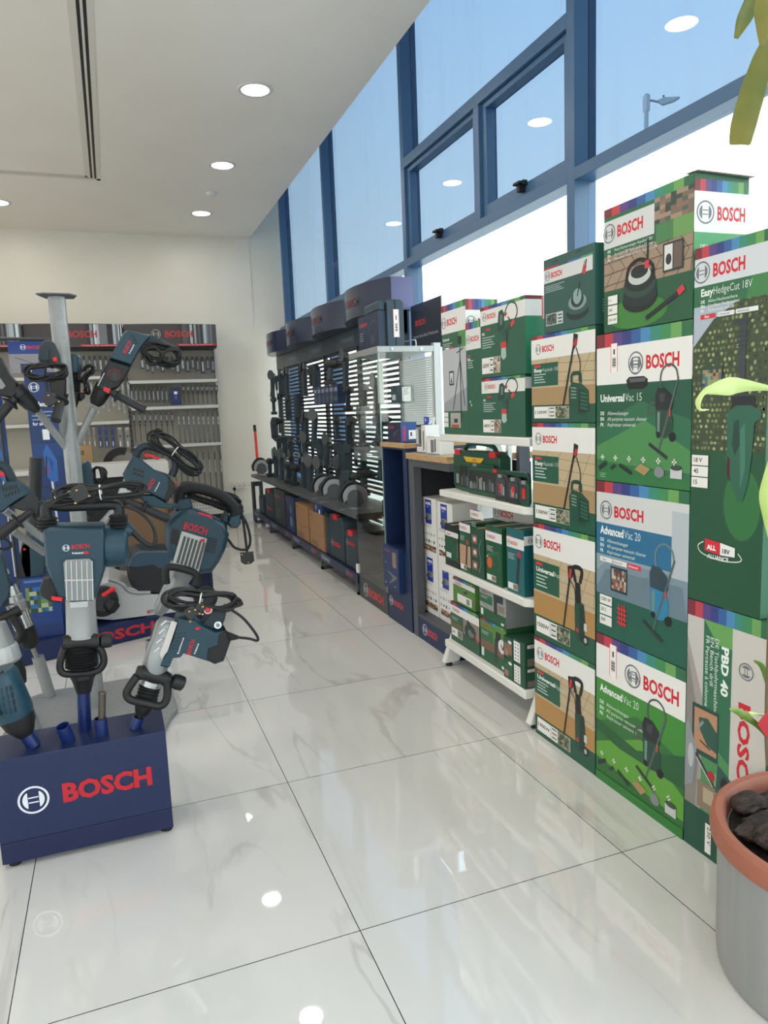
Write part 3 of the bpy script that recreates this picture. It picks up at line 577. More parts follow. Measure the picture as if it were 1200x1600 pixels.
carton('product_box', 'bench drill carton lying on its side with sideways lettering, behind the pot', 'box', XS, -.30, -.0265, 0, .735, .4, '1d5140', pbd)
carton('product_box', 'tall hedge cutter carton with ivy picture standing on the bench drill carton', 'box', XS, -.268, -.0265, .7375, 1.678, .2, '2a6446', hedge)
def lime(A): A.rect(0, 0, 1, 1, '7fb94f'); A.poly([(0, .3), (1, .5), (1, 1), (0, 1)], '9bc96a'); A.rect(0, 0, 1, .22, 'f0efec'); A.logo(.25, .12, .12); A.rect(0, 0, 1, .05, 'a52a3a')
carton('product_box', 'lime green carton just visible at the right edge behind the hedge cutter carton', 'box', 1.23, -.295, -.04, .7375, 1.45, .16, '7fb94f', lime)
# ================================================================== WHITE A-FRAME SHELF UNIT
t = thing('display_shelf', 'white freestanding shelf unit with sloping legs beside the carton stacks', 'shelf', (1.15, 1.2, 0))
PW = M('e4e2dc', .42); Y0, Y1 = .835, 1.59
def leg(ya, yb):
    b = MB(); F0, F1 = .985, 1.065
    b.prism([(F0, ya, .018), (F0+.085, ya, .018), (1.20, ya, .30), (1.44, ya, .018), (1.52, ya, .018), (1.33, ya, 1.12), (1.27, ya, 1.12), (1.13, ya, .38)], (0, yb-ya, 0), PW)
    b.build('leg', t, bevel=.006); f = MB()
    for x in (1.02, 1.47): f.cyl((x, (ya+yb)/2, 0), (x, (ya+yb)/2, .018), .016, BLK)
    f.build('foot', t)
leg(.795, .832); leg(1.593, 1.63)
zs = [(.112, .149, .99, .50), (.500, .533, .985, .36), (.868, .900, .985, .36), (1.132, 1.166, .995, .36)]
for i, (za, zb, xf, dp) in enumerate(zs):
    b = MB(); ya = .795 if i in (1, 2, 3) else .835; yb = 1.595 if i else 1.59
    r = .03; pts = [(xf+r, ya), (xf+dp, ya), (xf+dp, yb), (xf, yb), (xf, ya+r)] if i in (1, 2) else [(xf, ya), (xf+dp, ya), (xf+dp, yb), (xf, yb)]
    b.prism([(x, y, za) for x, y in pts], (0, 0, zb-za), PW); b.build('shelf_board', t, bevel=.005)
b = MB(); b.box((1.36, .85, .16), (1.372, 1.2, 1.13), PW)
for k in range(22): b.box((1.357, 1.585, .2+k*.04), (1.3595, 1.592, .225+k*.04), BLK)
b.box((1.36, 1.575, .16), (1.38, 1.6, 1.13), PW); b.build('back_upright', t)
# ---- top shelf cartons
def tripod_art(A):
    A.rect(0, 0, 1, .97, '2c6048'); A.rect(0, .18, 1, .66, 'b9bcc0'); A.poly([(0, .18), (1, .18), (1, .36), (0, .24)], '9a9ea2'); A.rect(0, .78, 1, .95, 'e2e2df'); A.spectrum(.95, 1); A.brand(.24, .84, .05); A.rect(.7, .66, 1, .78, '4f8a4a')
    A.txt('Universal', .05, .725, .022, 'f0f3ef', .02); A.lines(.05, .70, .4, 3, .016); A.rect(.15, .66, .3, .672, 'ececea', False); A.rect(.3, .66, .5, .672, 'd02f3a')
    A.rect(.28, .38, .48, .49, '3a3e42'); A.rect(.31, .395, .45, .475, 'cfd0d0'); A.poly([(.33, .40), (.42, .40), (.38, .45)], '55595c'); A.rect(.68, .68, .82, .74, '23282c'); A.line([(.75, .68), (.75, .18), (.75, .10)], .03, '2b3034'); A.line([(.74, .56), (.42, .19)], .022, '2b3034'); A.line([(.76, .56), (.9, .22)], .022, '2b3034'); A.line([(.62, .62), (.9, .65)], .02, '2b3034')
    for i in range(3): A.rect(.02, .055+i*.04, .2, .09+i*.04, 'e3e4dc')
    A.rect(.3, .05, .72, .165, 'a9a5a2'); A.rect(.45, .09, .6, .12, '33373a'); A.rect(.35, .05, .65, .075, 'a8503c')
def tripod_side(A): A.rect(0, 0, 1, .76, '2f7f62'); A.rect(0, .76, 1, .92, 'f1f1ee'); A.spectrum(.92, 1); A.brand(.38, .81, .05, w=.55)
def laser_art(A): A.rect(0, 0, 1, 1, '265c46'); A.rect(0, .76, 1, .94, 'e0e0dc'); A.spectrum(.94, 1); A.brand(.34, .83, .045); A.lines(.1, .66, .4, 4, .02); A.txt('Easy', .1, .67, .022, 'f0f3ef', .02); A.rect(.12, .70, .3, .715, 'd02f3a'); A.line([(.2, .25), (.6, .42), (.9, .5)], .008, '6a8a7a'); A.ell(.22, .3, .03, .012, 'dde6e0'); A.ell(.3, .27, .03, .012, 'dde6e0')
def spray(watt, seed):
    def f(A):
        A.rect(0, 0, 1, 1, '285c48'); A.rect(0, .74, 1, .95, 'e2e1dd'); A.spectrum(.95, 1); A.brand(.17, .82, .07)
        A.txt('PFS', .04, .60, .04, 'f0f3ef', .02); A.lines(.04, .56, .3, 5, .035); A.rect(.14, .66, .24, .69, 'd02f3a')
        A.poly([(.40, .62), (.44, .88), (.52, .90), (.56, .84), (.56, .66), (.48, .60)], '20453a'); A.poly([(.46, .70), (.47, .84), (.53, .83), (.52, .70)], '5e7a70'); A.curve([(.54, .78), (.66, .95), (.80, .93), (.84, .80), (.74, .70), (.64, .78)], .02, '333a3c'); A.line([(.58, .80), (.62, .84)], .03, 'cf3b44'); A.line([(.52, .55), (.76, .70)], .05, '2d4a42'); A.line([(.70, .66), (.78, .71)], .05, 'cf3b44')
        A.line([(.62, .60), (.60, .38)], .04, '20352e'); A.poly([(.48, .46), (.60, .46), (.60, .38), (.48, .38)], 'cf3b44'); A.poly([(.49, .38), (.59, .38), (.60, .26), (.54, .22), (.48, .26)], 'a9bcb4'); specs(A, .03, .06, .46, .28, watt, seed, ['b09a86', '8a7464', 'd0c4b8', '5a5248'])
    return f
def spray_side(A): A.rect(0, 0, 1, .74, '2f8560'); A.rect(0, .74, 1, .95, 'eeeeea'); A.rect(0, .95, 1, 1, '7a3a40'); A.barcode(.28, .70, .62, 1.0)
tz = 1.167
def cart2(*a, **k): return carton('product_box', *a, **k)
cart2('tall camera tripod carton with an interior picture, far end of the top shelf', 'box', 1.02, 1.34, 1.59, tz, 1.76, .16, '2b6650', tripod_art, tripod_side)
cart2('narrow plain green carton standing between the tripod carton and the spray gun cartons', 'box', 1.015, 1.195, 1.333, tz, 1.652, .12, '265c46', laser_art)
cart2('spray system carton marked 440W with a creased lid, lower of two on the top shelf', 'box', 1.012, .843, 1.19, tz, 1.405, .26, '285c48', spray('440W', 31), lambda A: (A.rect(0, 0, 1, .78, '265945'), A.rect(0, .78, 1, .96, 'dcdcd8')))
cart2('spray system carton marked 650W with a price sticker, upper of two on the top shelf', 'box', 1.012, .836, 1.19, 1.4075, 1.697, .26, '285c48', spray('650W', 33), spray_side)
# ---- tool cases on the second shelf (open accessory cases)
def case_outline(X, yn, yf, z0, z1, c=.02): return [(X, yn+c, z0), (X, yf-c, z0), (X, yf, z0+c), (X, yf, z1-c*1.6), (X, yf-c*1.6, z1), (X, yn+c*1.6, z1), (X, yn, z1-c*1.6), (X, yn, z0+c)]
CG = M('174d38', .4); CG2 = M('0f3a2a', .5)
z2 = .901
t = thing('tool_case', 'large dark green accessory case with red latches, yellow label and a carrying handle', 'tool case', (1.08, 1.36, z2))
LX = 1.062; b = MB(); b.prism([(LX, 1.16, z2), (LX, 1.57, z2), (LX, 1.59, z2+.02), (LX, 1.59, z2+.165), (LX, 1.55, z2+.19), (LX, 1.18, z2+.19), (LX, 1.14, z2+.165), (LX, 1.14, z2+.02)], (.06, 0, 0), CG, .006)
for ya, yb in ((1.44, 1.57), (1.16, 1.29)): b.box((LX-.003, ya, z2+.02), (LX+.0005, yb, z2+.11), CG2)
b.box((LX-.0045, 1.50, z2+.03), (LX-.0031, 1.55, z2+.075), M('8f9a94', .3)); b.prism([(LX-.006, 1.46, z2+.01), (LX-.006, 1.52, z2+.07), (LX-.006, 1.40, z2+.13), (LX-.006, 1.30, z2+.13), (LX-.006, 1.2, z2+.07), (LX-.006, 1.27, z2+.01)], (.006, 0, 0), CG, .003); b.build('shell', t, bevel=.003)
b = MB(); b.tube(smooth_path([(LX+.03, 1.52, z2+.185), (LX+.03, 1.48, z2+.212), (LX+.03, 1.37, z2+.222), (LX+.03, 1.25, z2+.212), (LX+.03, 1.21, z2+.185)]), .011, CG); b.build('handle', t)
for y in (1.535, 1.195): b = MB(); b.box((LX-.005, y-.028, z2+.165), (LX+.02, y+.028, z2+.192), RED); b.build('latch', t, bevel=.002)
b = MB(); b.prism([(LX-.004, 1.47, z2+.16), (LX-.004, 1.27, z2+.16), (LX-.004, 1.30, z2+.137), (LX-.004, 1.44, z2+.137)], (.003, 0, 0), M('e3b52c', .4)); put_text(b, 'X 70', (LX-.0045, 1.38, z2+.142), (0, -1, 0), (0, 0, 1), h=.013, m=M('8a3a20')); b.build('label_plate', t)
b = MB(); b.prism([(LX-.0075, 1.42, z2+.135), (LX-.0075, 1.30, z2+.135), (LX-.0075, 1.33, z2+.115), (LX-.0075, 1.39, z2+.115)], (.003, 0, 0), RED); b.build('clasp', t)
cases = [(1.044, 1.15, 1.50, .135, 'green hinged case with silver edge leaning in front of the large case', 1), (1.026, .845, 1.37, .125, 'dark green window case of drill bits behind the clear sets', 2), (1.004, .975, 1.085, .11, 'small case of long bits with a clear smoked lid', 3), (.9985, .865, .97, .105, 'small bit set with rounded black frame and a red label', 4), (.994, .80, .86, .10, 'small green bit set at the near end of the second shelf', 5)]
for X, yn, yf, h, lab, k in cases:
    t = thing('bit_case', lab, 'tool case', (X, (yn+yf)/2, z2)); b = MB(); b.prism(case_outline(X, yn, yf, z2, z2+h, .012), (.013 if k < 3 else .016, 0, 0), CG if k in (1, 2, 5) else M('2a2e30', .4), .003); b.build('shell', t, bevel=.0015)
    b = MB(); b.box((X-.001, yn+.015, z2+.02), (X+.0005, yf-.015, z2+h-.018), M('3b4346' if k > 2 else '1c2524', .15))
    n = int((yf-yn-.04)/.013)
    for i in range(n):
        y = yn+.022+i*.013; hh = (.3+.5*random.random())*(h-.05); b.box((X-.0035, y, z2+.026), (X-.001, y+.006, z2+.026+hh), M(random.choice(['b7bbbd', '8d9396', 'd3d5d5', '6a7072']), .3, .6))
    if k >= 3: b.box((X-.003, (yn+yf)/2-.012, z2+.03), (X-.001, (yn+yf)/2+.01, z2+.07), RED)
    b.build('lid_window', t)
    b = MB(); b.box((X-.004, (yn+yf)/2-.015, z2+h-.014), (X, (yn+yf)/2+.015, z2+h), RED if k in (2,) else SILV); b.build('latch', t)
# ---- third shelf
def tool_box_art(base, tool, top=.74, side=False, pic=None, blob='20453a', orange=False):
    def f(A):
        A.rect(0, 0, 1, 1, base); A.rect(0, top, 1, top+.16, 'e6e5e1'); A.rect(0, top+.16, .3, top+.18, 'c03a40', False); A.rect(.3, top+.16, .7, top+.18, '3b57a0'); A.brand(.26, top+.05, .055)
        if pic: A.rect(0, .12, 1, .55, pic)
        A.lines(.08, top-.1, .4, 4, .025)
        if tool == 'gun': A.line([(.15, .48), (.8, .58)], .10, blob); A.curve([(.72, .56), (.86, .4), (.8, .22)], .07, blob); A.line([(.15, .48), (.05, .44)], .03, 'c9cdca'); A.curve([(.45, .5), (.5, .36), (.66, .36)], .03, blob)
        if tool == 'stick': A.line([(.72, .66), (.66, .42), (.58, .14)], .14, blob); A.ell(.72, .62, .12, .05, 'b03a44')
        if tool == 'loop': A.curve([(.3, .72), (.55, .74), (.75, .6), (.8, .3)], .07, '2a3a34'); A.line([(.8, .3), (.78, .18)], .04, '9fb0a8'); A.ell(.42, .7, .1, .03, 'b03a44')
        if tool == 'grid':
            for i in range(3): A.rect(.1, .14+i*.27, .5, .32+i*.27, '8a5a56'); A.ell(.3, .23+i*.27, .12, .05, 'd6c9c2')
            A.curve([(.6, .1), (.75, .35), (.62, .6), (.8, .8)], .02, '8fb09f')
        if orange: A.ell(.24, .36, .16, .10, 'd9602e')
        if tool != 'grid': A.rect(.06, .05, .62, .15, 'e9e8e3'); A.rect(.36, .06, .61, .14, '8a7a6c')
    return f
z3 = .534
cart2('rounded black and green carton picturing a curved tool, far end of the third shelf', 'box', 1.0, 1.425, 1.575, z3, .735, .09, '16201e', lambda A: (A.rect(.03, .15, .97, .78, '1c5238'), A.rect(.03, .72, .97, .84, 'e2e0dc'), A.brand(.25, .75, .04), A.curve([(.35, .66), (.6, .68), (.85, .55), (.88, .22)], .05, '20302a'), A.line([(.9, .6), (.88, .25)], .015, '9fb0a8'), A.rect(.08, .2, .45, .32, 'd8d9d3')))
cart2('slim carton with a pink toned picture of a stick tool, third shelf', 'box', 1.0, 1.305, 1.415, z3, .765, .18, '22543c', tool_box_art('22543c', 'stick', .82, pic='b89478', blob='233a34'))
cart2('narrow green carton with three small round pictures, third shelf', 'box', 1.0, 1.175, 1.30, z3, .755, .18, '1c4a38', tool_box_art('1e4e3a', 'grid', 1.2))
cart2('green glue gun carton with an orange sticker, third shelf', 'box', 1.0, 1.02, 1.16, z3, .785, .14, '1e5438', tool_box_art('1e5438', 'gun', .74, orange=True, blob='2f6a50'))
cart2('teal carton of a small cordless tool, near end of the third shelf', 'box', 1.0, .845, .98, z3, .80, .12, '1c5a5c', tool_box_art('1f6468', 'stick', .70, blob='27323c'), lambda A: (A.rect(0, 0, 1, 1, '1b5c62'), A.rect(0, .78, 1, .92, 'e6e5e1'), A.brand(.36, .82, .05), A.line([(.5, .65), (.46, .3)], .12, '20303a')))
cart2('long white topped carton lying behind the other boxes of the third shelf', 'box', 1.16, .88, 1.38, z3, .86, .15, '3a2326', lambda A: (A.rect(.01, .72, .98, .95, 'd4d2ce'), A.brand(.14, .78, .09, w=.22), A.rect(0, 0, 1, .72, '1f4d3a')), None, topc='e6e4df')
# ---- bottom shelf
z4 = .15
def saw_art(A): A.rect(0, 0, 1, 1, '22543c'); A.rect(0, .72, 1, .92, 'e6e5e1'); A.spectrum(.92, 1); A.brand(.17, .79, .07); A.rect(0, .36, .4, .72, '275c42'); A.rect(0, .36, .4, .5, '6b5a3a'); A.rect(.45, .35, 1, .72, '8a7f74'); A.ell(.7, .46, .2, .2, '2c3834'); A.ell(.72, .44, .1, .1, '6a7a72'); A.line([(.6, .7), (.8, .5)], .08, '1e3a30'); A.line([(.85, .45), (.95, .3)], .05, 'b03a3a'); A.rect(.03, .14, .42, .34, 'e6e5e1'); A.txt('18V', .06, .2, .07, '222426', .02); A.rect(.25, .15, .41, .33, '6f7468'); A.lines(.04, .62, .25, 3, .03)
def bat_art(kind):
    def f(A):
        A.rect(0, 0, 1, 1, '9a9c9c' if kind else '5c8a3a'); A.rect(0, 0, 1, .34, '22583a'); A.spectrum(.94, 1)
        if not kind: A.rect(0, .3, 1, .5, '7a5a48')
        A.rect(0, .5, .5, .76, '2c6a48'); A.brand(.17, .82, .06); A.lines(.06, .7, .3, 3, .03)
        if kind: A.line([(.55, .78), (.9, .80)], .14, '2f3b3c'); A.line([(.62, .78), (.62, .28)], .13, '2f3b3c'); A.rect(.72, .42, .95, .62, '8a7a6c'); A.line([(.05, .6), (.4, .3)], .006, '44494a')
        else: A.poly([(.62, .85), (.6, .65), (.68, .5), (.78, .52), (.8, .84)], '2a302f'); A.line([(.62, .66), (.6, .12)], .11, '2f3b3c'); A.ell(.84, .56, .14, .16, 'e4e3df'); A.curve([(.8, .6), (.86, .5), (.9, .6)], .03, '2b2f2f')
        A.rect(.05, .1, .14, .3, 'e9e8e3'); A.rect(.82, .05, .92, .12, 'e9e8e3')
    return f
cart2('circular saw carton marked 18V at the far end of the bottom shelf', 'box', 1.02, 1.275, 1.575, z4, .345, .20, '1f4d38', saw_art)
cart2('garden tool carton with round black ends lying on the circular saw carton', 'box', 1.03, 1.33, 1.56, .347, .47, .12, '55803c', lambda A: (A.rect(0, .72, 1, .9, 'e6e5e1'), A.spectrum(.9, 1), A.brand(.2, .75, .1), A.rect(.2, .08, .85, .4, 'e6e5e1'), A.line([(.5, .5), (.66, .62)], .06, '2a3a30'), A.rect(.62, .12, .76, .34, '8a8a88')))
cart2('green carton of a grey handled tool with a garden picture, bottom shelf', 'box', 1.02, 1.03, 1.265, z4, .345, .16, '275f3a', bat_art(0))
cart2('grey carton of an angled tool standing on the garden tool carton', 'box', 1.02, 1.03, 1.265, .3475, .495, .16, '8a8c8c', bat_art(1))
cart2('light green accessory carton with a barcode, standing at the back of the bottom shelf', 'box', 1.16, .93, 1.05, z4, .49, .1, '3a9a58', lambda A: (A.rect(0, .84, 1, 1, 'f0efec'), A.brand(.3, .9, .04), A.rect(.45, .45, .95, .62, 'eceae6'), A.barcode(.4, .3, .8, .5, False), A.ell(.35, .68, .16, .05, '2d6a44')))
for i, (ya, yb, za, zb, lab) in enumerate(((.945, 1.02, z4, .238, 'small green carton with white oval, lower left of four on the bottom shelf'), (.945, 1.02, .2395, .33, 'small carton with brown photo, upper left of four on the bottom shelf'), (.85, .94, z4, .237, 'small green carton with icon column, lower right of four on the bottom shelf'), (.85, .94, .2385, .34, 'small green carton with icon column, upper right of four on the bottom shelf'))):
    def fr(A, i=i):
        if i > 1:
            A.rect(.05, .08, .6, .92, 'eceae6')
            for q in range(5): A.ell(.2, .2+q*.15, .05, .03, '2b2f30', up=False); A.ell(.42, .2+q*.15, .04, .04, '2b2f30', up=False)
            A.k += 1
        else: A.rect(.08, .2, .9, .7, '8a6a52' if i else '245c40'); A.ell(.7, .8, .2, .08, 'e8e8e4'); A.rect(.1, .1, .5, .4, 'a8766a')
    cart2(lab, 'box', 1.0, ya, yb, za, zb, .12, '1f4d38', fr, lambda A: (A.rect(.1, .78, .95, .92, 'e6e5e1'), A.txt('BOSCH', .2, .81, .07, 'd0202f', .03), A.rect(.1, .05, .9, .35, '7a6e66')))
# ================================================================== POT AND PLANT
PX, PY = .945, -.562
t = thing('plant_pot', 'large brushed steel planter with a terracotta coloured rim at the lower right', 'plant pot', (PX, PY, 0))
def ring_surf(prof, m, n=64):
    vs = [(PX+r*math.cos(2*math.pi*j/n), PY+r*math.sin(2*math.pi*j/n), z) for r, z in prof for j in range(n)]
    return vs, [(q*n+j, q*n+(j+1) % n, (q+1)*n+(j+1) % n, (q+1)*n+j) for q in range(len(prof)-1) for j in range(n)], m, True
STEEL = noisy('brushed_steel', 'a3a4a2', '9a9c9a', 3, .4, 0, 4, (10, 10, .4), .5)
b = MB(); b.add(*ring_surf([(.0, .001), (.245, .001), (.252, .006), (.254, .03), (.256, .30), (.254, .315), (.0, .315)], STEEL)); b.build('steel_body', t)
TER = noisy('terracotta_plastic', '9a5a44', 'a66650', 6, .55)
b = MB(); b.add(*ring_surf([(.250, .306), (.262, .300), (.272, .306), (.274, .322), (.270, .345), (.262, .352), (.248, .350), (.240, .338), (.236, .318), (.234, .2852)], TER)); b.build('rim', t)
tag(b, None) if False else None
SOIL = noisy('dark_soil', '1d1613', '2e241f', 30, .95, .6)
b = MB(); b.add(*ring_surf([(0, .318), (.1, .3175), (.2, .3165), (.233, .316)], SOIL)); tag(b.build('potting_soil'), 'dark potting soil filling the steel planter', 'soil', kind='stuff')
BARK = noisy('pine_bark', '1e1613', '4e3e36', 26, .85, 1.0, 8, (1, 3, 3))
r = random.Random(11)
spots = [(-.155, .09, .10, .3), (-.15, .0, .11, .5), (-.175, .04, .07, 1.2), (-.09, .11, .11, .0), (-.07, .04, .12, .35), (-.13, -.06, .1, .7), (-.03, -.02, .11, .2), (-.19, -.03, .05, 1.6), (-.1, -.12, .1, .9), (-.02, .16, .1, .1), (-.1, .17, .07, .6), (.03, .09, .1, .4), (-.17, -.09, .07, 1.1), (-.04, -.1, .1, .3), (.1, .0, .1, .8), (.12, .12, .09, .2), (.05, -.08, .1, 1.4), (.15, -.06, .08, .5), (.06, -.16, .09, .1), (.0, -.18, .08, 1.0)]
for i, (dx, dy, L_, a) in enumerate(spots):
    b = MB(); n = 12; m = 7; vs = []; A_ = a-.35; ca, sa = math.cos(A_), math.sin(A_); z0 = .335+.012*(i % 3)+(.01 if i % 4 == 0 else 0)
    for q in range(m):
        tt = -1+2*q/(m-1); w = math.sqrt(max(.02, 1-tt*tt*.92)); off = r.uniform(-.006, .006)
        for k in range(n):
            g = 2*math.pi*k/n; rr = r.uniform(.85, 1.12); u = tt*L_*.62+r.uniform(-.003, .003); v = math.cos(g)*.036*w*rr+off; z = math.sin(g)*.019*w*rr+.006*math.sin(tt*3)
            vs.append((PX+dx+u*ca-v*sa, PY+dy+u*sa+v*ca, z0+z))
    fs = [(q*n+k, q*n+(k+1) % n, (q+1)*n+(k+1) % n, (q+1)*n+k) for q in range(m-1) for k in range(n)]+[tuple(range(n)), tuple(range((m-1)*n, m*n))]
    b.add(vs, fs, BARK, True); o = b.build('bark_chip', angle=60); tag(o, 'rough dark brown bark chip lying on the soil of the steel planter', 'bark chip', 'bark chips in the planter')
# plant: stem out of the right edge with drooping leaves
LEAF = noisy('green_leaf', '5a7a2e', '7c9440', 9, .45, .1, 3, (1, 1, 1)); LEAFP = noisy('pale_leaf', 'a9c860', 'c9d98a', 8, .45); LEAFY = noisy('yellowing_leaf', '56682a', '8f8438', 5, .5, .1, 4)
t = thing('potted_plant', 'leafy plant with drooping yellow-green leaves growing from the steel planter', 'plant', (PX-.02, PY+.1, .32))
def pp(px, py, Y): return at(px, py, 1, Y)
b = MB(); st = SP0 = [pp(1199, 1196, -.47), pp(1197, 1120, -.47), pp(1204, 900, -.48), pp(1215, 600, -.5), pp(1225, 300, -.52), pp(1220, 40, -.52)]; SP = smooth_path(st); b.tube(SP, [.0035-.00004*i for i in range(31)], M('6b5a3c', .7)); b.build('stem', t)
def leaf(P, wd, m, fold=.25, tw=0.0, side=None):
    """blade along path P with half widths wd; two halves folded on the midrib"""
    P = [Vector(p) for p in P]; n = len(P); vs = []; fs = []
    for i in range(n):
        d = (P[min(i+1, n-1)]-P[max(i-1, 0)]).normalized(); view = (P[i]-CAM).normalized()
        s_ = d.cross(view).normalized() if side is None else Vector(side); s_ = Matrix.Rotation(tw*i/n, 3, d) @ s_; nn = s_.cross(d).normalized(); w = wd[i]
        wob = .12*math.sin(i*1.9)*w
        vs += [P[i]+s_*w+nn*(w*fold+wob), P[i]+s_*w*.5+nn*w*fold*.4, P[i], P[i]-s_*w*.5+nn*w*fold*.4, P[i]-s_*w+nn*(w*fold-wob)]
    for i in range(n-1):
        for k in range(4): fs.append((i*5+k, i*5+k+1, i*5+6+k, i*5+5+k))
    b = MB(); b.add(vs, fs, m, True); o = b.build('leaf', t, angle=80, solid=False)
    md = o.modifiers.new('thickness', 'SOLIDIFY'); md.thickness = .0012; md = o.modifiers.new('smooth', 'SUBSURF'); md.levels = md.render_levels = 1
    return o
def lp(pts, Y, n=5, dY=0): return smooth_path([pp(x, y, Y+dY*i/len(pts)) for i, (x, y) in enumerate(pts)], n=n)
def wds(ws, N): return [ws[min(len(ws)-1, int(i/(N-1)*(len(ws)-1)))]*(1-(i/(N-1)*(len(ws)-1)) % 1)+ws[min(len(ws)-1, int(i/(N-1)*(len(ws)-1))+1)]*((i/(N-1)*(len(ws)-1)) % 1) for i in range(N)]
k = .001
for pts, Y, ws, m in (
    ([(1230, 20), (1200, 70), (1180, 130), (1163, 190), (1156, 226)], -.55, [.004, .016, .022, .022, .018], LEAFY),
    ([(1225, -40), (1190, -20), (1165, 25), (1150, 60)], -.5, [.008, .016, .014, .004], LEAFY),
    ([(1230, -30), (1200, 0), (1194, 40), (1190, 72)], -.6, [.008, .020, .012, .003], LEAFY),
    ([(1240, 612), (1205, 607), (1170, 603), (1145, 603), (1115, 608), (1100, 613), (1091, 628), (1094, 640), (1108, 640)], -.45, [.003, .006, .013, .020, .010, .005, .006, .003, .001], LEAFP),
    ([(1218, 690), (1206, 715), (1198, 745), (1193, 775), (1197, 810), (1206, 858)], -.5, [.002, .005, .007, .009, .006, .002], LEAFP),
    ([(1208, 1165), (1188, 1138), (1166, 1120), (1150, 1110), (1140, 1108)], -.46, [.003, .006, .009, .007, .002], LEAF),
    ([(1210, 1120), (1192, 1117), (1176, 1115), (1170, 1113)], -.46, [.002, .003, .004, .002], LEAFP),
    ([(1206, 1100), (1198, 1060), (1190, 1040), (1178, 1032)], -.46, [.004, .007, .006, .002], LEAF)):
    sq = min(range(len(SP)), key=lambda i: (SP[i]-pp(pts[0][0], pts[0][1], -.5)).length); P = lp(pts, Y); P = [SP[sq].lerp(P[0], q/4) for q in range(4)]+P; ws = [.002]+list(ws); leaf(P, wds(ws, len(P)), m)
b = MB(); q = [pp(1184, 1132, -.475), pp(1199, 1112, -.475), pp(1215, 1120, -.475), pp(1212, 1160, -.475), pp(1198, 1152, -.475)]; b.prism(q, (0, .002, 0), M('b3202c', .4)); tag(b.build('plant_tag'), 'small red plastic tag pushed into the plant above the planter', 'tag')
# ================================================================== COUNTER WITH PEGBOARD AND ROTARY TOOL BOXES
GF = M('55595e', .45, .2); PEG = M('23272d', .6); OAK = noisy('light_oak', 'c2a177', 'ac8a5f', 6, .5, 0, 5, (1, 8, 8)); NV = M('13294f', .45)
X = 1.062
t = thing('display_counter', 'grey framed counter with oak top, pegboard back and navy base', 'counter', (1.25, 1.9, 0))
b = MB(); b.box((X-.012, 1.635, 1.016), (1.62, 2.172, 1.05), OAK); b.build('worktop', t, bevel=.003)
b = MB(); b.box((X, 2.10, 0), (X+.05, 2.165, 1.015), GF); b.box((X, 1.64, .975), (X+.03, 2.10, 1.015), GF); b.box((1.56, 2.10, 0), (1.6, 2.165, 1.015), GF); b.build('frame', t, bevel=.003)
b = MB(); b.box((X+.004, 1.64, 0), (1.58, 2.10, .125), NV); b.box((X+.004, 1.64, .125), (1.58, 2.10, .14), GF); A = Art(b, (X+.004, 2.10, 0), (0, -1, 0), (0, 0, 1), (-1, 0, 0), .46, .125); A.brand(.28, .38, .3, lc='c8ccd2', w=.26); b.build('base_plinth', t)
b = MB(); b.box((1.52, 1.64, .14), (1.53, 2.10, 1.0), PEG); b.box((X+.06, 2.158, .14), (1.52, 2.163, 1.0), PEG)
for i in range(17):
    for j in range(30): b.box((1.5192, 1.66+i*.025, .2+j*.026), (1.5199, 1.667+i*.025, .207+j*.026), BLK)
for i in range(16):
    for j in range(30): b.box((X+.09+i*.026, 2.1572, .2+j*.026), (X+.097+i*.026, 2.1579, .207+j*.026), BLK)
b.build('pegboard', t)
t = thing('display_post', 'dark grey slotted steel post rising behind the counter', 'post', (1.45, 1.63, 0))
b = MB(); b.box((1.44, 1.602, 0), (1.5, 1.634, 1.12), GF); b.build('post', t)
def dremel(v):
    def f(A):
        A.rect(0, 0, 1, 1, 'e6e4e0'); A.rect(.24, .56, .66, .97, '1b3a9c'); A.txt('DREMEL', .28, .885, .045, 'f2f2f2', .04, w=.34); A.txt(('4250', '3000', '8240', '7760')[v], .33, .835, .03, 'e3e6f2', -.01)
        A.ell(.45, .68, .22, .055, '7b8084'); A.ell(.36, .67, .1, .05, '53585c'); A.line([(.2, .63), (.3, .66)], .06, '2b2e31'); A.line([(.62, .71), (.7, .73)], .05, 'a5a9ac'); A.lines(.1, .55, .55, 4, .015, 'a9a9a7')
        for i in range(5):
            for j in range(2): A.ell(.12+i*.17, .38-j*.12, .045, .03 if (i+j) % 2 else .018, '3a3c3d' if (i*j) % 3 else 'a5a6a5', 10, False)
        A.k += 1; photo(A, .08, .09, .92, .19, ['6b5546', 'a58a6c', '3a3431', 'c2b6a4', '8a4a36'], 40+v)
    return f
for i, (ya, yb, za, zb, lab) in enumerate(((1.955, 2.15, .142, .472, 'white rotary tool box, lower one of the stack nearest the counter post'), (1.955, 2.148, .473, .80, 'white rotary tool box with blue label, upper one of the stack nearest the counter post'), (1.755, 1.945, .142, .47, 'white rotary tool box, lower one half hidden by the shelf unit leg'), (1.755, 1.945, .471, .795, 'white rotary tool box, upper one half hidden by the shelf unit'))):
    carton('product_box', lab, 'box', 1.13, ya, yb, za, zb, .22, 'e2e0dc', dremel(i), None, 'white rotary tool boxes', topc='d8d6d2')
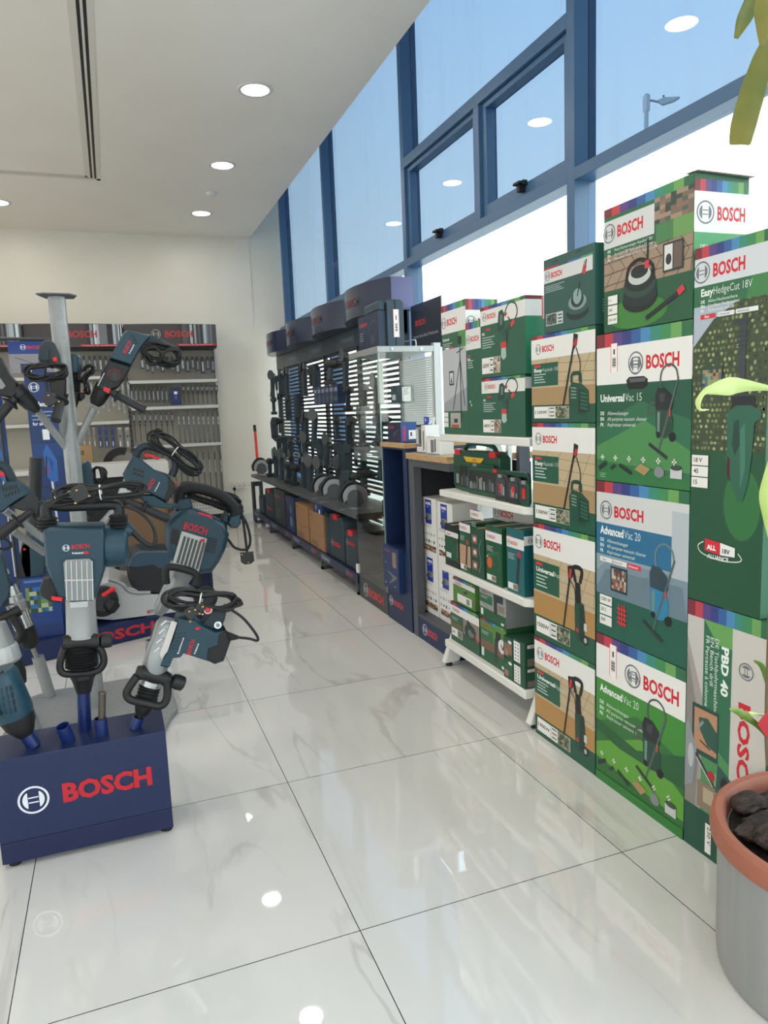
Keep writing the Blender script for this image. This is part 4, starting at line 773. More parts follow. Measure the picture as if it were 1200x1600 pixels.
# goods on the counter
t = thing('accessory_blister', 'clear blister pack of attachments with dark blue header on the oak counter top', 'blister pack', (1.12, 2.07, 1.05))
b = MB(); b.box((1.10, 2.03, 1.051), (1.17, 2.13, 1.09), M('232a6a', .4)); b.build('card', t); b = MB(); b.box((1.098, 2.04, 1.091), (1.165, 2.125, 1.19), M('8f9498', .12)); b.box((1.0972, 2.05, 1.10), (1.0978, 2.08, 1.18), M('4b5055', .3)); b.box((1.0972, 2.09, 1.10), (1.0978, 2.12, 1.18), M('c3c6c8', .3)); b.box((1.097, 2.045, 1.055), (1.0995, 2.115, 1.085), M('e3e2de', .4)); b.build('clear_shell', t)
b = MB(); b.box((1.10, 2.035, 1.191), (1.165, 2.125, 1.203), BLK); b.build('lid', t)
for ya, yb, h, lab in ((1.965, 2.02, .15, 'white carton with pen shaped tool drawing standing on the oak counter'), (1.79, 1.95, .095, 'low white carton at the shelf end of the oak counter')):
    def fr(A): A.rect(.3, .1, .55, .8, '6d7276'); A.rect(.6, .15, .7, .85, '33373a'); A.rect(0, 0, 1, .06, '4aa0d0'); A.lines(.1, .95, .6, 3, .02, '8a8d90')
    carton('product_box', lab, 'box', 1.085, ya, yb, 1.051, 1.051+h, .08, 'e8e6e2', fr, topc='eceae6', flap=False)
t = thing('blue_pouch', 'small royal blue tag hanging above the white carton on the counter', 'tag', (1.12, 2.03, 1.2)); b = MB(); b.box((1.12, 2.01, 1.205), (1.13, 2.06, 1.245), M('2334a0', .4)); b.ball((1.119, 2.035, 1.228), (.002, .01, .01), M('b9c2f0', .4)); b.build('card', t, bevel=.003)
b = MB(); b.tube(smooth_path([(1.125, 2.0, 1.21), (1.125, 1.96, 1.225), (1.125, 1.93, 1.24), (1.125, 1.95, 1.205)]), .004, WHT); b.build('cable_tie', t)
# ================================================================== NAVY NICHE CABINET
t = thing('niche_cabinet', 'narrow navy cabinet with open niche and oak top between glass case and counter', 'cabinet', (1.2, 2.36, 0))
b = MB(); x0, x1, y0, y1 = 1.06, 1.5, 2.18, 2.57
b.box((x0, y0, 0), (x0+.02, y1, .46), NV); b.box((x0, y0, .46), (x1, y0+.06, 1.06), NV); b.box((x0, y1-.02, .46), (x1, y1, 1.06), NV); b.box((x1-.02, y0+.06, .46), (x1, y1-.02, 1.06), M('0d1d3a', .5)); b.box((x0+.02, y0, 0), (x1, y1, .46), M('12284f', .45)); b.box((x0, y0, 1.06), (x1, y1, 1.07), NV)
A = Art(b, (x0, y1, 0), (0, -1, 0), (0, 0, 1), (-1, 0, 0), y1-y0, .46); A.rect(.02, .42, .70, .425, '0c1c3c'); A.brand(.24, .22, .075, lc='c8ccd2', w=.40); b.build('carcass', t)
b = MB(); b.box((x0-.012, y0-.004, 1.071), (x1, y1+.004, 1.098), OAK); b.build('worktop', t, bevel=.003)
def navy_box(A): A.rect(0, 0, 1, 1, '18315f'); A.brand(.18, .87, .045, w=.3); A.rect(.6, .55, .85, .9, '8a7468'); A.txt('GCL', .1, .58, .035, 'e3e6ea', .0); A.poly([(.2, .42), (.9, .35), (.7, .25), (.3, .1), (.6, .3)], '6a7078'); A.txt('BOX', .08, .1, .03, 'dfe3ea', .02); A.txt('GCT', .7, .1, .03, 'dfe3ea', .02)
carton('product_box', 'navy tool carton standing on the floor ledge of the niche cabinet', 'box', 1.03, 2.29, 2.545, .21, .475, .029, '1a3260', navy_box, None, flap=False)
b = MB(); b.box((1.48, 2.33, .5), (1.479, 2.36, .9), WHT); 
carton('product_box', 'dark blue laser carton with white barcode sticker on the oak topped cabinet', 'box', 1.09, 2.33, 2.54, 1.099, 1.215, .10, '15233f', lambda A: (A.brand(.2, .7, .12, w=.3), A.ell(.5, .4, .06, .12, '4b5563'), A.line([(.5, .4), (.85, .65)], .02, '6b7583')), lambda A: (A.rect(0, 0, 1, 1, '1c4a8c'), A.txt('BOSCH', .3, .1, .16, 'd0202f', .04, rot=90), A.rect(.5, .15, .95, .6, 'eceae6'), A.rect(.6, .3, .7, .5, '222426')), flap=False)
b = MB(); b.box((1.09, 2.24, 1.099), (1.2, 2.31, 1.106), BLK); tag(b.build('stand_plate', bevel=.002), 'thin black stand plate lying beside the laser carton', 'stand plate')
# ================================================================== GLASS SHOWCASE
t = thing('glass_showcase', 'tall glass showcase with steel top band and grey base', 'display case', (1.24, 2.87, 0))
x0, x1, y0, y1 = 1.062, 1.425, 2.585, 3.14
CG_ = glass('showcase_glass', (.955, .975, .965, 1), 1.2)
b = MB(); b.box((x0, y0, .004), (x1, y1, .148), M('35383c', .4)); A = Art(b, (x0, y1, .004), (0, -1, 0), (0, 0, 1), (-1, 0, 0), y1-y0, .144); A.brand(.35, .3, .38, lc='aab0b5', w=.5); b.build('base', t)
b = MB(); b.box((x0-.004, y0-.004, 1.636), (x1+.004, y1+.004, 1.672), M('a5a8a8', .4, .5)); b.build('top_band', t, bevel=.002)
for q in ((x0+.09, y0-.005), (x1-.08, y0-.005)): s_ = MB(); s_.cyl((q[0], q[1]-.006, 1.654), (q[0], q[1], 1.654), .009, CHROME); s_.build('screw', t)
for a, c, nm in (((x0, y0, .149), (x0+.005, y1, 1.635), 'glass_panel'), ((x0+.006, y0, .149), (x1, y0+.005, 1.635), 'glass_panel'), ((x0+.006, y1-.005, .149), (x1, y1, 1.635), 'glass_panel')): b = MB(); b.box(a, c, CG_); b.build(nm, t)
b = MB(); b.cyl((x0+.003, y0+.003, .15), (x0+.003, y0+.003, 1.63), .004, M('8fb5a6', .1)); b.build('glass_edge', t)
for z in (.55, 1.0, 1.32): b = MB(); b.box((x0+.02, y0+.02, z), (x1-.02, y1-.02, z+.006), CG_); b.build('glass_shelf', t)
t = thing('perforated_panel', 'white perforated steel upright panel behind the glass showcase', 'panel', (1.46, 2.7, 0))
b = MB(); WP = M('b9bbbb', .4, .2); b.box((1.43, 2.58, .1), (1.476, 2.62, 1.69), WP)
n1, n2 = 18, 56
for i in range(25): b.box((1.435, 2.63+i*.022, .12), (1.438, 2.63+i*.022+.0125, 1.62), WP)
for j in range(101): b.box((1.4345, 2.63, .12+j*.0148), (1.4385, 3.17, .12+j*.0148+.0085), WP)
b.build('perforated_sheet', t)
b = MB(); b.box((1.44, 3.15, .1), (1.5, 3.2, 1.8), GF); b.build('upright', t)
t = thing('price_card', 'white paper card hanging inside the upper part of the glass showcase', 'card', (1.2, 2.95, 1.4)); b = MB(); b.box((1.2, 2.88, 1.335), (1.202, 2.99, 1.60), WHT); b.build('card', t)
for q, (ya, yb, za, zb, c, lab) in enumerate(((2.66, 2.80, 1.008, 1.15, '1f4f9a', 'blue laser box with white label on the glass shelf of the showcase'), (2.84, 3.05, .558, .68, '2a3138', 'dark instrument case on the low glass shelf of the showcase'), (2.7, 2.8, 1.328, 1.44, '2b3a44', 'small dark instrument on the highest glass shelf of the showcase'))):
    carton('product_box', lab, 'box', 1.22, ya, yb, za, zb, .12, c, lambda A: (A.rect(.2, .2, .8, .5, 'dfe2e6'),), lambda A: (A.rect(.3, .1, .8, .9, 'eceae6'), A.lines(.4, .8, .3, 5, .08, '2b2e31')), flap=False)
# tool carton and hard case standing on the showcase
carton('product_box', 'dark blue power tool carton standing on top of the glass showcase', 'box', 1.10, 2.66, 3.04, 1.674, 1.89, .05, '1b2c46', lambda A: (A.rect(0, 0, 1, 1, '1a2a44'), A.brand(.16, .7, .09, w=.3), A.lines(.06, .5, .2, 4, .07, '8a93a3'), A.curve([(.62, .7), (.9, .75), (.85, .4), (.6, .35)], .01, '55627a', True), A.ell(.7, .25, .1, .12, '3c4a60')), flap=False)
t = thing('tool_case', 'tall slate blue hard case with a white sticker on the glass showcase', 'tool case', (1.2, 2.66, 1.674))
CS = M('2c4250', .5); b = MB(); b.prism([(1.152, 2.64, 1.674), (1.262, 2.64, 1.674), (1.262, 2.64, 1.94), (1.24, 2.64, 1.955), (1.175, 2.64, 1.955), (1.152, 2.64, 1.94)], (0, .3, 0), CS, .004); b.build('shell', t, bevel=.003)
b = MB(); b.box((1.205, 2.637, 1.68), (1.208, 2.6405, 1.952), BLK); b.build('seam', t)
b = MB(); A = Art(b, (1.19, 2.6365, 1.73), (1, 0, 0), (0, 0, 1), (0, -1, 0), .038, .165); A.rect(0, 0, 1, 1, 'f0e6e4'); A.barcode(.05, .02, .95, .98); b.build('sticker', t, solid=False)
b = MB(); b.box((1.102, 2.655, 1.8905), (1.148, 2.92, 1.95), CS); b.build('carry_handle', t, bevel=.01)
t = thing('shelf_hook', 'bent white metal hook on top of the showcase behind the hard case', 'hook', (1.33, 2.75, 1.673)); b = MB(); b.tube(smooth_path([(1.37, 2.72, 1.673), (1.37, 2.72, 1.71), (1.36, 2.74, 1.722), (1.31, 2.9, 1.715)]), .004, WHT); b.build('wire', t)
t = thing('hanging_banner', 'dark blue slanted banner board behind the glass showcase', 'sign', (1.5, 3.0, 1.7))
b = MB(); b.prism([(1.52, 2.64, 1.67), (1.52, 3.14, 1.67), (1.52, 3.14, 1.985), (1.52, 2.64, 1.985)], (.008, 0, 0), M('1c2a40', .4)); A = Art(b, (1.52, 3.14, 1.67), (0, -1, 0), (0, 0, 1), (-1, 0, 0), .5, .315); A.txt('BOSCH', .15, .55, .12, 'c8303a', .03); A.txt('In your hands. Bosch Professional.', .08, .3, .065, 'c3c8d0', 0, w=.8); b.box((1.515, 2.63, 1.66), (1.53, 2.642, 1.99), SILV); b.build('board', t)
# ================================================================== TOOL WALL
t = thing('tool_gondola', 'long dark slatted tool wall with steel deck and low navy plinth', 'display stand', (1.25, 5.15, 0))
SL = M('1c2128', .5); DK = M('5a5e60', .42, .4)
b = MB(); b.box((1.06, 3.16, .545), (1.47, 7.2, .58), DK); b.build('deck', t, bevel=.003)
b = MB(); b.box((1.055, 3.16, .085), (1.47, 7.2, .15), M('152444', .4))
for k in range(4):
    A = Art(b, (1.055, 4.15+k, .085), (0, -1, 0), (0, 0, 1), (-1, 0, 0), 1.0, .065); A.brand(.78, .32, .42, lc='8e97a6'); A.rect(.04, .1, .30, .95, '39465c'); A.txt('Professional', .05, .35, .4, 'c4cad4', 0, w=.23)
b.build('plinth_shelf', t)
for y in (3.172, 4.12, 5.15, 6.2, 7.07): b = MB(); b.box((1.058, y, 0), (1.075, y+.03, .084), GF); b.box((1.058, y, 0), (1.4, y+.03, .02), GF); b.build('foot', t)
b = MB()
for i in range(31):
    z = .62+i*.039; b.box((1.47, 3.17, z), (1.485, 7.2, z+.022), SL)
for y in (3.16, 4.15, 5.15, 6.15, 7.17): b.box((1.462, y, .56), (1.50, y+.03, 1.97), SL)
b.build('slat_panel', t)
b = MB(); b.box((1.455, 3.16, 1.815), (1.50, 7.2, 1.965), M('2b3440', .4))
for k in range(4): A = Art(b, (1.455, 4.15+k, 1.815), (0, -1, 0), (0, 0, 1), (-1, 0, 0), 1.0, .15); A.rect(.45, .1, .95, .9, '3a4654'); A.txt('Professional', .6, .38, .3, '7f8b99', 0)
b.build('fascia', t)
for k in range(4):
    y0, y1 = 3.155+k, 4.145+k; pts = []
    for i in range(17):
        u = i/16; pts.append((1.385-.13*math.sin(math.pi*u)**.8, y0+(y1-y0)*u))
    b = MB(); HB = M('27324a', .22); b.prism([(x, y, 1.967) for x, y in pts]+[(1.545, y1, 1.967), (1.545, y0, 1.967)], (0, 0, .22), HB)
    if k == 0: b.box((1.386, y0-.004, 1.968), (1.544, y0-.0005, 2.186), M('6a6c96', .6))
    c = Vector((1.2535, (y0+y1)/2+.10, 2.05)); put_text(b, 'BOSCH', c, (0, -1, 0), (0, 0, 1), h=.055, m=M('6a2230', .4), bold=.03)
    o = b.build('header_box', t)
# hanging tools: four kinds, copied
GR = M('15191d', .55)
def th_drill():
    t = thing('cordless_drill', 'x', 'power tool', (0, 0, 0)); b = MB(); b.rings((0, .09, 0), (0, -.07, 0), [(0, .03), (.1, .036), (.7, .036), (1, .026)], GR, 16); b.box((-.024, -.02, -.02), (.024, .03, .0), GR); b.build('body', t)
    b = MB(); b.prism([(-.018, .01, -.02), (-.018, .055, -.02), (-.018, .075, -.14), (-.018, .03, -.14)], (.036, 0, 0), M('20303a', .5), .006); b.build('handle', t)
    b = MB(); b.box((-.034, .0, -.175), (.034, .10, -.141), GR); b.build('battery', t, bevel=.005); b = MB(); b.cyl((0, -.072, 0), (0, -.12, 0), .02, BLK, .014, 12); b.build('chuck', t); return t
def th_grinder():
    t = thing('angle_grinder', 'x', 'power tool', (0, 0, 0)); b = MB(); b.rings((0, 0, .02), (0, .03, -.22), [(0, .032), (.3, .03), (.6, .026), (1, .032)], M('1d2b34', .5), 14); b.build('body', t)
    b = MB(); b.rings((0, 0, .07), (0, 0, .02), [(0, .02), (.3, .032), (1, .034)], M('5d6266', .4, .5), 14); b.build('gear_head', t); b = MB(); b.cyl((-.03, 0, .05), (-.038, 0, .05), .06, M('494d51', .45), None, 22); b.build('guard', t); return t
def th_saw():
    t = thing('circular_saw', 'x', 'power tool', (0, 0, 0)); b = MB(); b.prism([(-.02, .09*math.cos(math.radians(a)), .09+.09*math.sin(math.radians(a))) for a in range(-25, 206, 11)]+[(-.02, .058*math.cos(math.radians(a)), .085+.058*math.sin(math.radians(a))) for a in range(200, -24, -14)], (.028, 0, 0), M('8c8f91', .4, .5)); b.build('blade_guard', t); b = MB(); b.cyl((-.008, 0, .085), (-.004, 0, .085), .072, M('4c4f52', .35, .7), None, 30); b.build('blade', t)
    b = MB(); b.box((-.03, -.13, -.005), (.07, .12, 0), M('7c8083', .35, .6)); b.build('base_plate', t); b = MB(); b.rings((.001, 0, .09), (.09, 0, .09), [(0, .045), (.8, .042), (1, .03)], M('1c2c36', .5), 16); b.build('motor', t)
    b = MB(); b.tube(smooth_path([(.02, -.05, .15), (.02, 0, .19), (.02, .06, .18), (.02, .11, .11), (.02, .10, .05)]), .016, GR); b.build('handle', t); return t
def th_hammer():
    t = thing('rotary_hammer', 'x', 'power tool', (0, 0, 0)); b = MB(); b.prism([(-.03, -.06, .02), (-.03, .05, .03), (-.03, .09, -.02), (-.03, .08, -.20), (-.03, .03, -.22), (-.03, .02, -.05), (-.03, -.06, -.04)], (.06, 0, 0), M('1a2a33', .5), .01); b.build('body', t)
    b = MB(); b.cyl((0, -.06, -.01), (0, -.17, -.01), .028, BLK, .014, 14); b.build('chuck', t); b = MB(); b.cyl((0, -.08, -.01), (0, -.08, -.14), .014, BLK, None, 12); b.build('side_handle', t); return t
protos = [th_drill(), th_grinder(), th_saw(), th_hammer()]
nm4 = ['cordless drill', 'angle grinder', 'circular saw', 'rotary hammer']
used = [False]*4
rowd = {1.70: 'top row', 1.46: 'second row', 1.22: 'third row', 1.0: 'fourth row', .80: 'lowest row'}
bays = ['far bay', 'second bay from the far end', 'third bay from the far end', 'near bay beside the glass case']
ORD = ['first', 'second', 'third', 'fourth', 'fifth', 'sixth', 'seventh', 'eighth', 'ninth', 'tenth', 'eleventh', 'twelfth', 'thirteenth', 'fourteenth', 'fifteenth']
def place_tool(k, x, y, z, label, group, rz=0.0, s=1.0):
    if not used[k]: o = protos[k]; used[k] = True
    else: o = copy_tree(protos[k], (0, 0, 0))
    o.location = (x, y, z); o.rotation_euler = (0, 0, rz); o.scale = (s, s, s); o['label'] = label; o['group'] = group
r = random.Random(5); cnt = {}
for z, row in rowd.items():
    n = 11
    for i in range(n):
        y = 7.0-i*.36+r.uniform(-.05, .05)
        if r.random() < .2: continue
        if 1.40 < z < 1.5 and y < 5.3 and y > 4.2: continue
        k = r.choice([0, 1, 3] if z > .9 else [0, 1, 1, 3]); x = 1.36
        if z > 1.6: k = [1, 3, 1, 0][i % 4]
        place_tool(k, x, y, z, 'dark %s, %s of the slatted wall, %s from the far end' % (nm4[k], row, ORD[i]), 'tools hanging on the slatted wall', r.uniform(-.5, .5)+(math.pi if k == 3 and i % 2 else 0), r.choice([1.0, 1.1, .95]))
DY = [6.95, 6.62, 6.3, 6.0, 5.68, 5.4, 5.1, 4.8, 4.5, 4.22, 3.95, 3.7, 3.42]
for i, y in enumerate(DY):
    k = 2 if i in (0, 9, 10, 12) else r.choice([0, 1, 3]); z = {0: .757, 1: .812, 2: .581, 3: .81}[k]
    lab = 'dark %s standing on the steel deck, %s from the far end' % (nm4[k], ORD[i]) if k != 2 else 'circular saw with grey blade guard on the steel deck, %s from the far end' % ORD[i]
    place_tool(k, 1.19 if k != 2 else 1.15, y, z, lab, 'tools standing on the deck', r.uniform(-.4, .4) if k != 2 else 1.2)
    if k == 2: bpy.context.view_layer.update()
for q in range(4):
    if not used[q]: raise RuntimeError('unused')
# boxed sets hanging in the middle
for i in range(6):
    y = 4.95-i*.13; b = MB(); c = ['1b2f56', '2a3a55', '1b2f56', '23304a', '384454', '1a2c4c'][i]; b.box((1.32, y, 1.36), (1.42, y+.11, 1.52), M(c, .3)); A = Art(b, (1.32, y+.11, 1.36), (0, -1, 0), (0, 0, 1), (-1, 0, 0), .11, .16); A.rect(.1, .65, .9, .85, '7d8794'); A.rect(.2, .15, .7, .4, '4a5666'); tag(b.build('accessory_pack', bevel=.003), 'blue boxed accessory set hung mid height on the slatted wall, %s from the far side' % ORD[i], 'accessory pack', 'boxed sets on the slatted wall')
# below deck: cases and cartons
CT = M('22343e', .5)
def lcase(name, lab, ya, yb, z1, c='22343e', txt=True, x=1.08):
    t = thing(name, lab, 'tool case', (1.2, (ya+yb)/2, .151)); m = M(c, .5); b = MB(); b.prism([(x, ya, .152), (x, yb, .152), (x, yb, z1-.03), (x, yb-.03, z1), (x, ya+.03, z1), (x, ya, z1-.03)], (.32, 0, 0), m, .008)
    if txt: A = Art(b, (x-.0008, yb, .152), (0, -1, 0), (0, 0, 1), (-1, 0, 0), yb-ya, z1-.152); A.brand(.3, .30 if txt == 1 else .62, .10, lc='8c98a0', w=.5)
    b.build('shell', t, bevel=.004); b = MB(); b.box((x-.006, (ya+yb)/2-.05, z1-.035), (x+.03, (ya+yb)/2+.05, z1+.006), RED if txt else BLK); b.build('latch', t, bevel=.003); return t
lcase('tool_case', 'near dark tool case under the deck beside the showcase, handle slot in front', 3.22, 3.50, .43, txt=2)
lcase('tool_case', 'big dark tool case with red latches and printed brand, under the deck', 3.55, 3.92, .50)
lcase('tool_case', 'slim dark tool case standing right beside the brown cartons', 3.93, 4.02, .49, txt=False)
lcase('tool_case', 'ribbed dark case near the far end under the deck', 6.05, 6.5, .47)
lcase('tool_case', 'small dark case at the far end under the deck', 6.62, 6.9, .36, txt=False)
for ya, yb, z1, lab in ((4.06, 4.52, .455, 'brown cardboard carton under the deck with a small blue box on it'), (4.56, 5.02, .47, 'plain brown cardboard carton under the deck, farther of two')):
    carton('cardboard_carton', lab, 'carton', 1.075, ya, yb, .152, z1, .32, '9a7450', lambda A: (A.rect(.05, .85, .25, .92, '7a5a3c'), A.line([(0, .42), (.5, .36), (1, .44)], .012, '6b4c30'), A.rect(.1, .06, .6, .2, '7e6246')), topc='a8825c')
carton('product_box', 'small navy carton lying on the nearer brown carton under the deck', 'box', 1.08, 4.10, 4.38, .457, .54, .2, '1b3260', lambda A: (A.logo(.3, .5, .09, 'c4cad4'), A.rect(.6, .0, .75, .4, 'e6e8ea')), flap=False)
carton('product_box', 'navy carton with white drawings under the deck beyond the brown cartons', 'box', 1.075, 5.08, 5.45, .152, .50, .32, '1c2f52', lambda A: (A.ell(.6, .3, .15, .15, '6d7a90'), A.ell(.6, .65, .12, .12, '5a6780'), A.txt('BOSCH', .1, .85, .06, 'a8303a', .03)))
carton('product_box', 'large dark carton between the navy carton and ribbed case', 'box', 1.08, 5.5, 6.0, .152, .52, .3, '2a3138', lambda A: (A.brand(.2, .75, .08, w=.3), A.lines(.1, .4, .5, 5, .06, '6a727a')))
b = MB(); b.box((1.06, 3.165, .16), (1.078, 3.20, .22), WHT); tag(b.build('label_holder'), 'small white label holder at the near end of the navy plinth', 'label')
# orange pole in a black holder at the back corner
t = thing('telescopic_pole', 'orange telescopic pole with black grip leaning in a black stand near the corner', 'pole', (1.0, 7.2, 0))
b = MB(); b.cyl(at(404, 742, 1, 7.25), at(398.5, 672, 1, 7.25), .016, M('e8381f', .45)); b.build('pole', t)
b = MB(); b.cyl(at(398.5, 674, 1, 7.25), at(397.5, 664, 1, 7.25), .018, BLK); b.build('grip', t); b = MB(); b.cyl(at(402.2, 736, 1, 7.25), at(401.5, 727, 1, 7.25), .022, BLK); b.build('clamp', t)
q = at(395, 782, 1, 7.25); w = at(409, 752, 1, 7.25); b = MB(); b.box((q.x, 7.2, 0), (q.x+.03, 7.3, w.z), BLK); b.box((w.x-.03, 7.2, 0), (w.x, 7.3, w.z), BLK); b.box((q.x+.03, 7.2, w.z-.05), (w.x-.03, 7.3, w.z), BLK); b.build('stand', t)
# ================================================================== ACCESSORY BAYS ON THE BACK WALL
PANEL = M('aaa496', .55); RAIL = M('c9c9c5', .35)
def bay(lab, xa, xb, rails, lower):
    t = thing('gondola_bay', lab, 'wall display', ((xa+xb)/2, 7.3, 0))
    b = MB(); b.box((xa, 7.38, 0), (xb, 7.42, 2.34), PANEL); b.build('back_panel', t)
    for x in (xa, xb-.012):
        b = MB(); b.box((x, 7.36, 0), (x+.012, 7.38, 2.34), M('8b8a85', .4))
        for i in range(40): b.box((x+.003, 7.358, .1+i*.055), (x+.009, 7.3599, .13+i*.055), BLK)
        b.build('slotted_upright', t)
    for z in rails:
        b = MB(); b.box((xa+.01, 7.10, z-.016), (xb-.01, 7.125, z+.018), RAIL); b.box((xa+.01, 7.10, z-.02), (xa+.02, 7.36, z), RAIL); b.box((xb-.02, 7.10, z-.02), (xb-.01, 7.36, z), RAIL); b.box((xa+.02, 7.125, z+.008), (xb-.02, 7.36, z+.014), RAIL); b.build('price_rail', t)
    for z in lower:
        b = MB(); b.box((xa, 6.86, z-.05), (xb, 7.36, z), M('d6d5d1', .4)); b.build('shelf', t, bevel=.004)
    return t
zr = [at(270, p_, 1, 7.1).z for p_ in (596, 637, 697)]; zl = [at(160, p_, 1, 7.1).z for p_ in (590, 661)]
bay_r = bay('right bay of the back wall rack under the last printed header', -.262, .742, zr, (.27,))
bay_l = bay('left bay of the back wall rack behind the silver tool tree', -1.262, -.27, zl, (.80,))
bay_f = bay('far left bay of the back wall rack cut by the photo edge', -2.27, -1.27, zl, (.80,))
def header(lab, xa, xb, seed, par):
    b = MB(); n = 12; z0, z1 = 2.085, 2.335; P = lambda u: (xa+(xb-xa)*u, 7.06-.05*math.sin(math.pi*u)); m = M('3a3536', .35)
    for i in range(n):
        (x0, y0), (x1, y1) = P(i/n), P((i+1)/n); b.add([(x0, y0, z0), (x1, y1, z0), (x1, y1, z1), (x0, y0, z1)], [(0, 1, 2, 3)], m, True); b.add([(x0, y0+.02, z0), (x1, y1+.02, z0), (x1, y1+.02, z1), (x0, y0+.02, z1)], [(3, 2, 1, 0)], m, True)
    b.box((xa+.002, 7.062, z0-.012), (xb-.002, 7.38, z0-.002), M('2a2728', .5)); b.box((xa+.002, 7.07, z1-.01), (xb-.002, 7.38, z1), M('2a2728', .5))
    A = Art(b, (xa, 7.005, z0), (1, 0, 0), (0, 0, 1), (0, -1, 0), xb-xa, z1-z0); r = random.Random(seed); A.k = 2
    cols = ['2b2a2c', '57585a', 'c9d6de', '3a3a3c', '8d979d', '1f1e20', 'a9b4ba', '4a4c50', '6d7074']
    x = .62
    while x < .985: w = r.uniform(.008, .03); A.rect(x, .12, min(.99, x+w), .97, r.choice(cols), False); x += w
    A.k += 1; A.rect(.55, .03, .985, .12, 'b8262e', False); A.k += 1; A.logo(.335, .55, .05, '9a9594'); A.txt('BOSCH', .43, .42, .28, 'b03038', .035, w=.30)
    A.txt('Precision for professionals', .58, .045, .05, 'e3c9c9', 0, w=.36)
    return b.build('header_board', par, solid=False)
header('', -.26, .742, 1, bay_r); header('', -1.262, -.268, 2, bay_l); header('', -2.27, -1.27, 3, bay_f)
DKP = [M(c, .3) for c in ('22262b', '30353b', '1a1e23', '3c4147')]; WHP = M('b0b2b3', .3); BLP = M('1c3a74', .35); BIT = M('74787b', .35, .6); LBL = M('8b9095', .3)
def pack(kind, px0, px1, py0, py1, lab, grp, Y=7.16):
    a = at(px0, py0, 1, Y); c = at(px1, py1, 1, Y); x0, x1, z1, z0 = a.x, c.x, a.z, c.z; w = x1-x0; h = z1-z0; b = MB(); xm = (x0+x1)/2; r = random
    if kind == 'tube':
        b.box((x0, Y, z0), (x1, Y+.03, z1-.02), r.choice(DKP)); b.box((x0+w*.2, Y-.001, z0+h*.12), (x1-w*.2, Y-.0002, z1-h*.3), r.choice([LBL, WHP, M('7d8389', .3)])); b.box((x0+w*.3, Y-.001, z1-h*.26), (x1-w*.3, Y-.0002, z1-h*.16), M('2a2e33')); b.box((x0+w*.15, Y+.01, z1-.02), (x1-w*.15, Y+.014, z1), BLK)
    elif kind == 'bit':
        b.box((x0, Y, z1-h*.35), (x1, Y+.012, z1), DKP[0]); b.box((x0+w*.15, Y-.001, z1-h*.26), (x1-w*.15, Y-.0002, z1-h*.08), LBL); b.cyl((xm, Y+.008, z1-h*.35), (xm, Y+.008, z0), w*.15, M('1b1d1f', .4), None, 8); b.tube([(xm+w*.32*math.cos(q), Y+.004, z1-h*.42+w*.32*math.sin(q)) for q in [k*.7 for k in range(9)]], w*.1, BLK, 5, True)
    elif kind == 'flat':
        b.box((x0, Y, z0), (x1, Y+.006, z1), M('4b5054', .25)); b.box((x0+w*.15, Y-.0012, z1-h*.42), (x1-w*.15, Y-.0002, z1-h*.16), WHP); b.ball((xm, Y-.002, z1-h*.3), (w*.28, .001, w*.28), BLK, 8); b.cyl((xm, Y-.004, z1-h*.45), (xm, Y-.004, z0+h*.03), w*.2, BIT, None, 8); b.box((x0+w*.1, Y-.002, z0), (x1-w*.1, Y, z0+h*.04), BLK)
    elif kind == 'card':
        b.box((x0, Y, z0), (x1, Y+.008, z1), WHP); b.box((x0+w*.3, Y-.001, z1-h*.06), (x1-w*.3, Y-.0002, z1-h*.03), BLK); b.box((x0+w*.22, Y-.006, z0+h*.06), (x1-w*.22, Y-.0002, z1-h*.25), M('8f9396', .3)); b.cyl((xm, Y-.008, z0+h*.1), (xm, Y-.008, z1-h*.4), w*.1, BIT, None, 8)
    elif kind in ('hole', 'bluehole'):
        b.box((x0, Y, z0), (x1, Y+.008, z1), BLP if kind == 'bluehole' else M('8b8a86', .4)); b.cyl((xm, Y-.01, z1-h*.45), (xm, Y-.001, z1-h*.45), w*.25, BIT if kind == 'bluehole' else M('3a3d40', .4), None, 10); b.box((x0+w*.3, Y-.002, z0+h*.06), (x0+w*.55, Y-.0002, z0+h*.3), WHT); b.box((x0+w*.1, Y-.001, z1-h*.12), (x1-w*.1, Y-.0002, z1-h*.04), M('c9c5bc' if kind == 'hole' else '2f5aa8'))
    b.tube([(xm, Y+.006, z1-.004), (xm, 7.38, z1+.02)], .002, M('77797a', .4, .5), 5)
    return tag(b.build('accessory_pack', solid=False), lab, 'accessory pack', grp)
names = {'tube': 'dark clamshell bit set', 'bit': 'long drill bit with dark tag', 'flat': 'long clear chisel pack', 'card': 'white carded bit', 'hole': 'grey carded hole cutter', 'bluehole': 'blue carded hole cutter'}
def row(kind, x0, x1, n, y0, y1, where, wd=.86, jit=0, off=0):
    p = (x1-x0)/n
    for i in range(n):
        j = jit*((i*7 % 5)/5-.4); pack(kind, x0+i*p, x0+i*p+p*wd, y0, y1+j, '%s, %s from the left, %s' % (names[kind], ORD[i+off], where), 'packs, '+where)
row('tube', 219, 337, 15, 557, 580, 'top row of the right bay', jit=9)
row('tube', 203, 264, 9, 604, 628, 'second row of the right bay')
row('bit', 284, 343, 8, 602, 631, 'second row of the right bay')
row('bit', 207, 275, 8, 645, 690, 'third row of the right bay')
row('flat', 277, 346, 9, 643, 691, 'third row of the right bay')
row('flat', 226, 352, 14, 706, 782, 'fourth row of the right bay')
row('tube', 128, 196, 8, 556, 580, 'top row of the left bay')
row('card', 132, 206, 9, 597, 640, 'second row of the left bay', jit=14)
row('hole', 128, 152, 3, 667, 699, 'third row of the left bay'); row('bluehole', 152.5, 182, 3, 667, 699, 'third row of the left bay'); row('hole', 183, 206, 2, 667, 699, 'third row of the left bay', off=4)
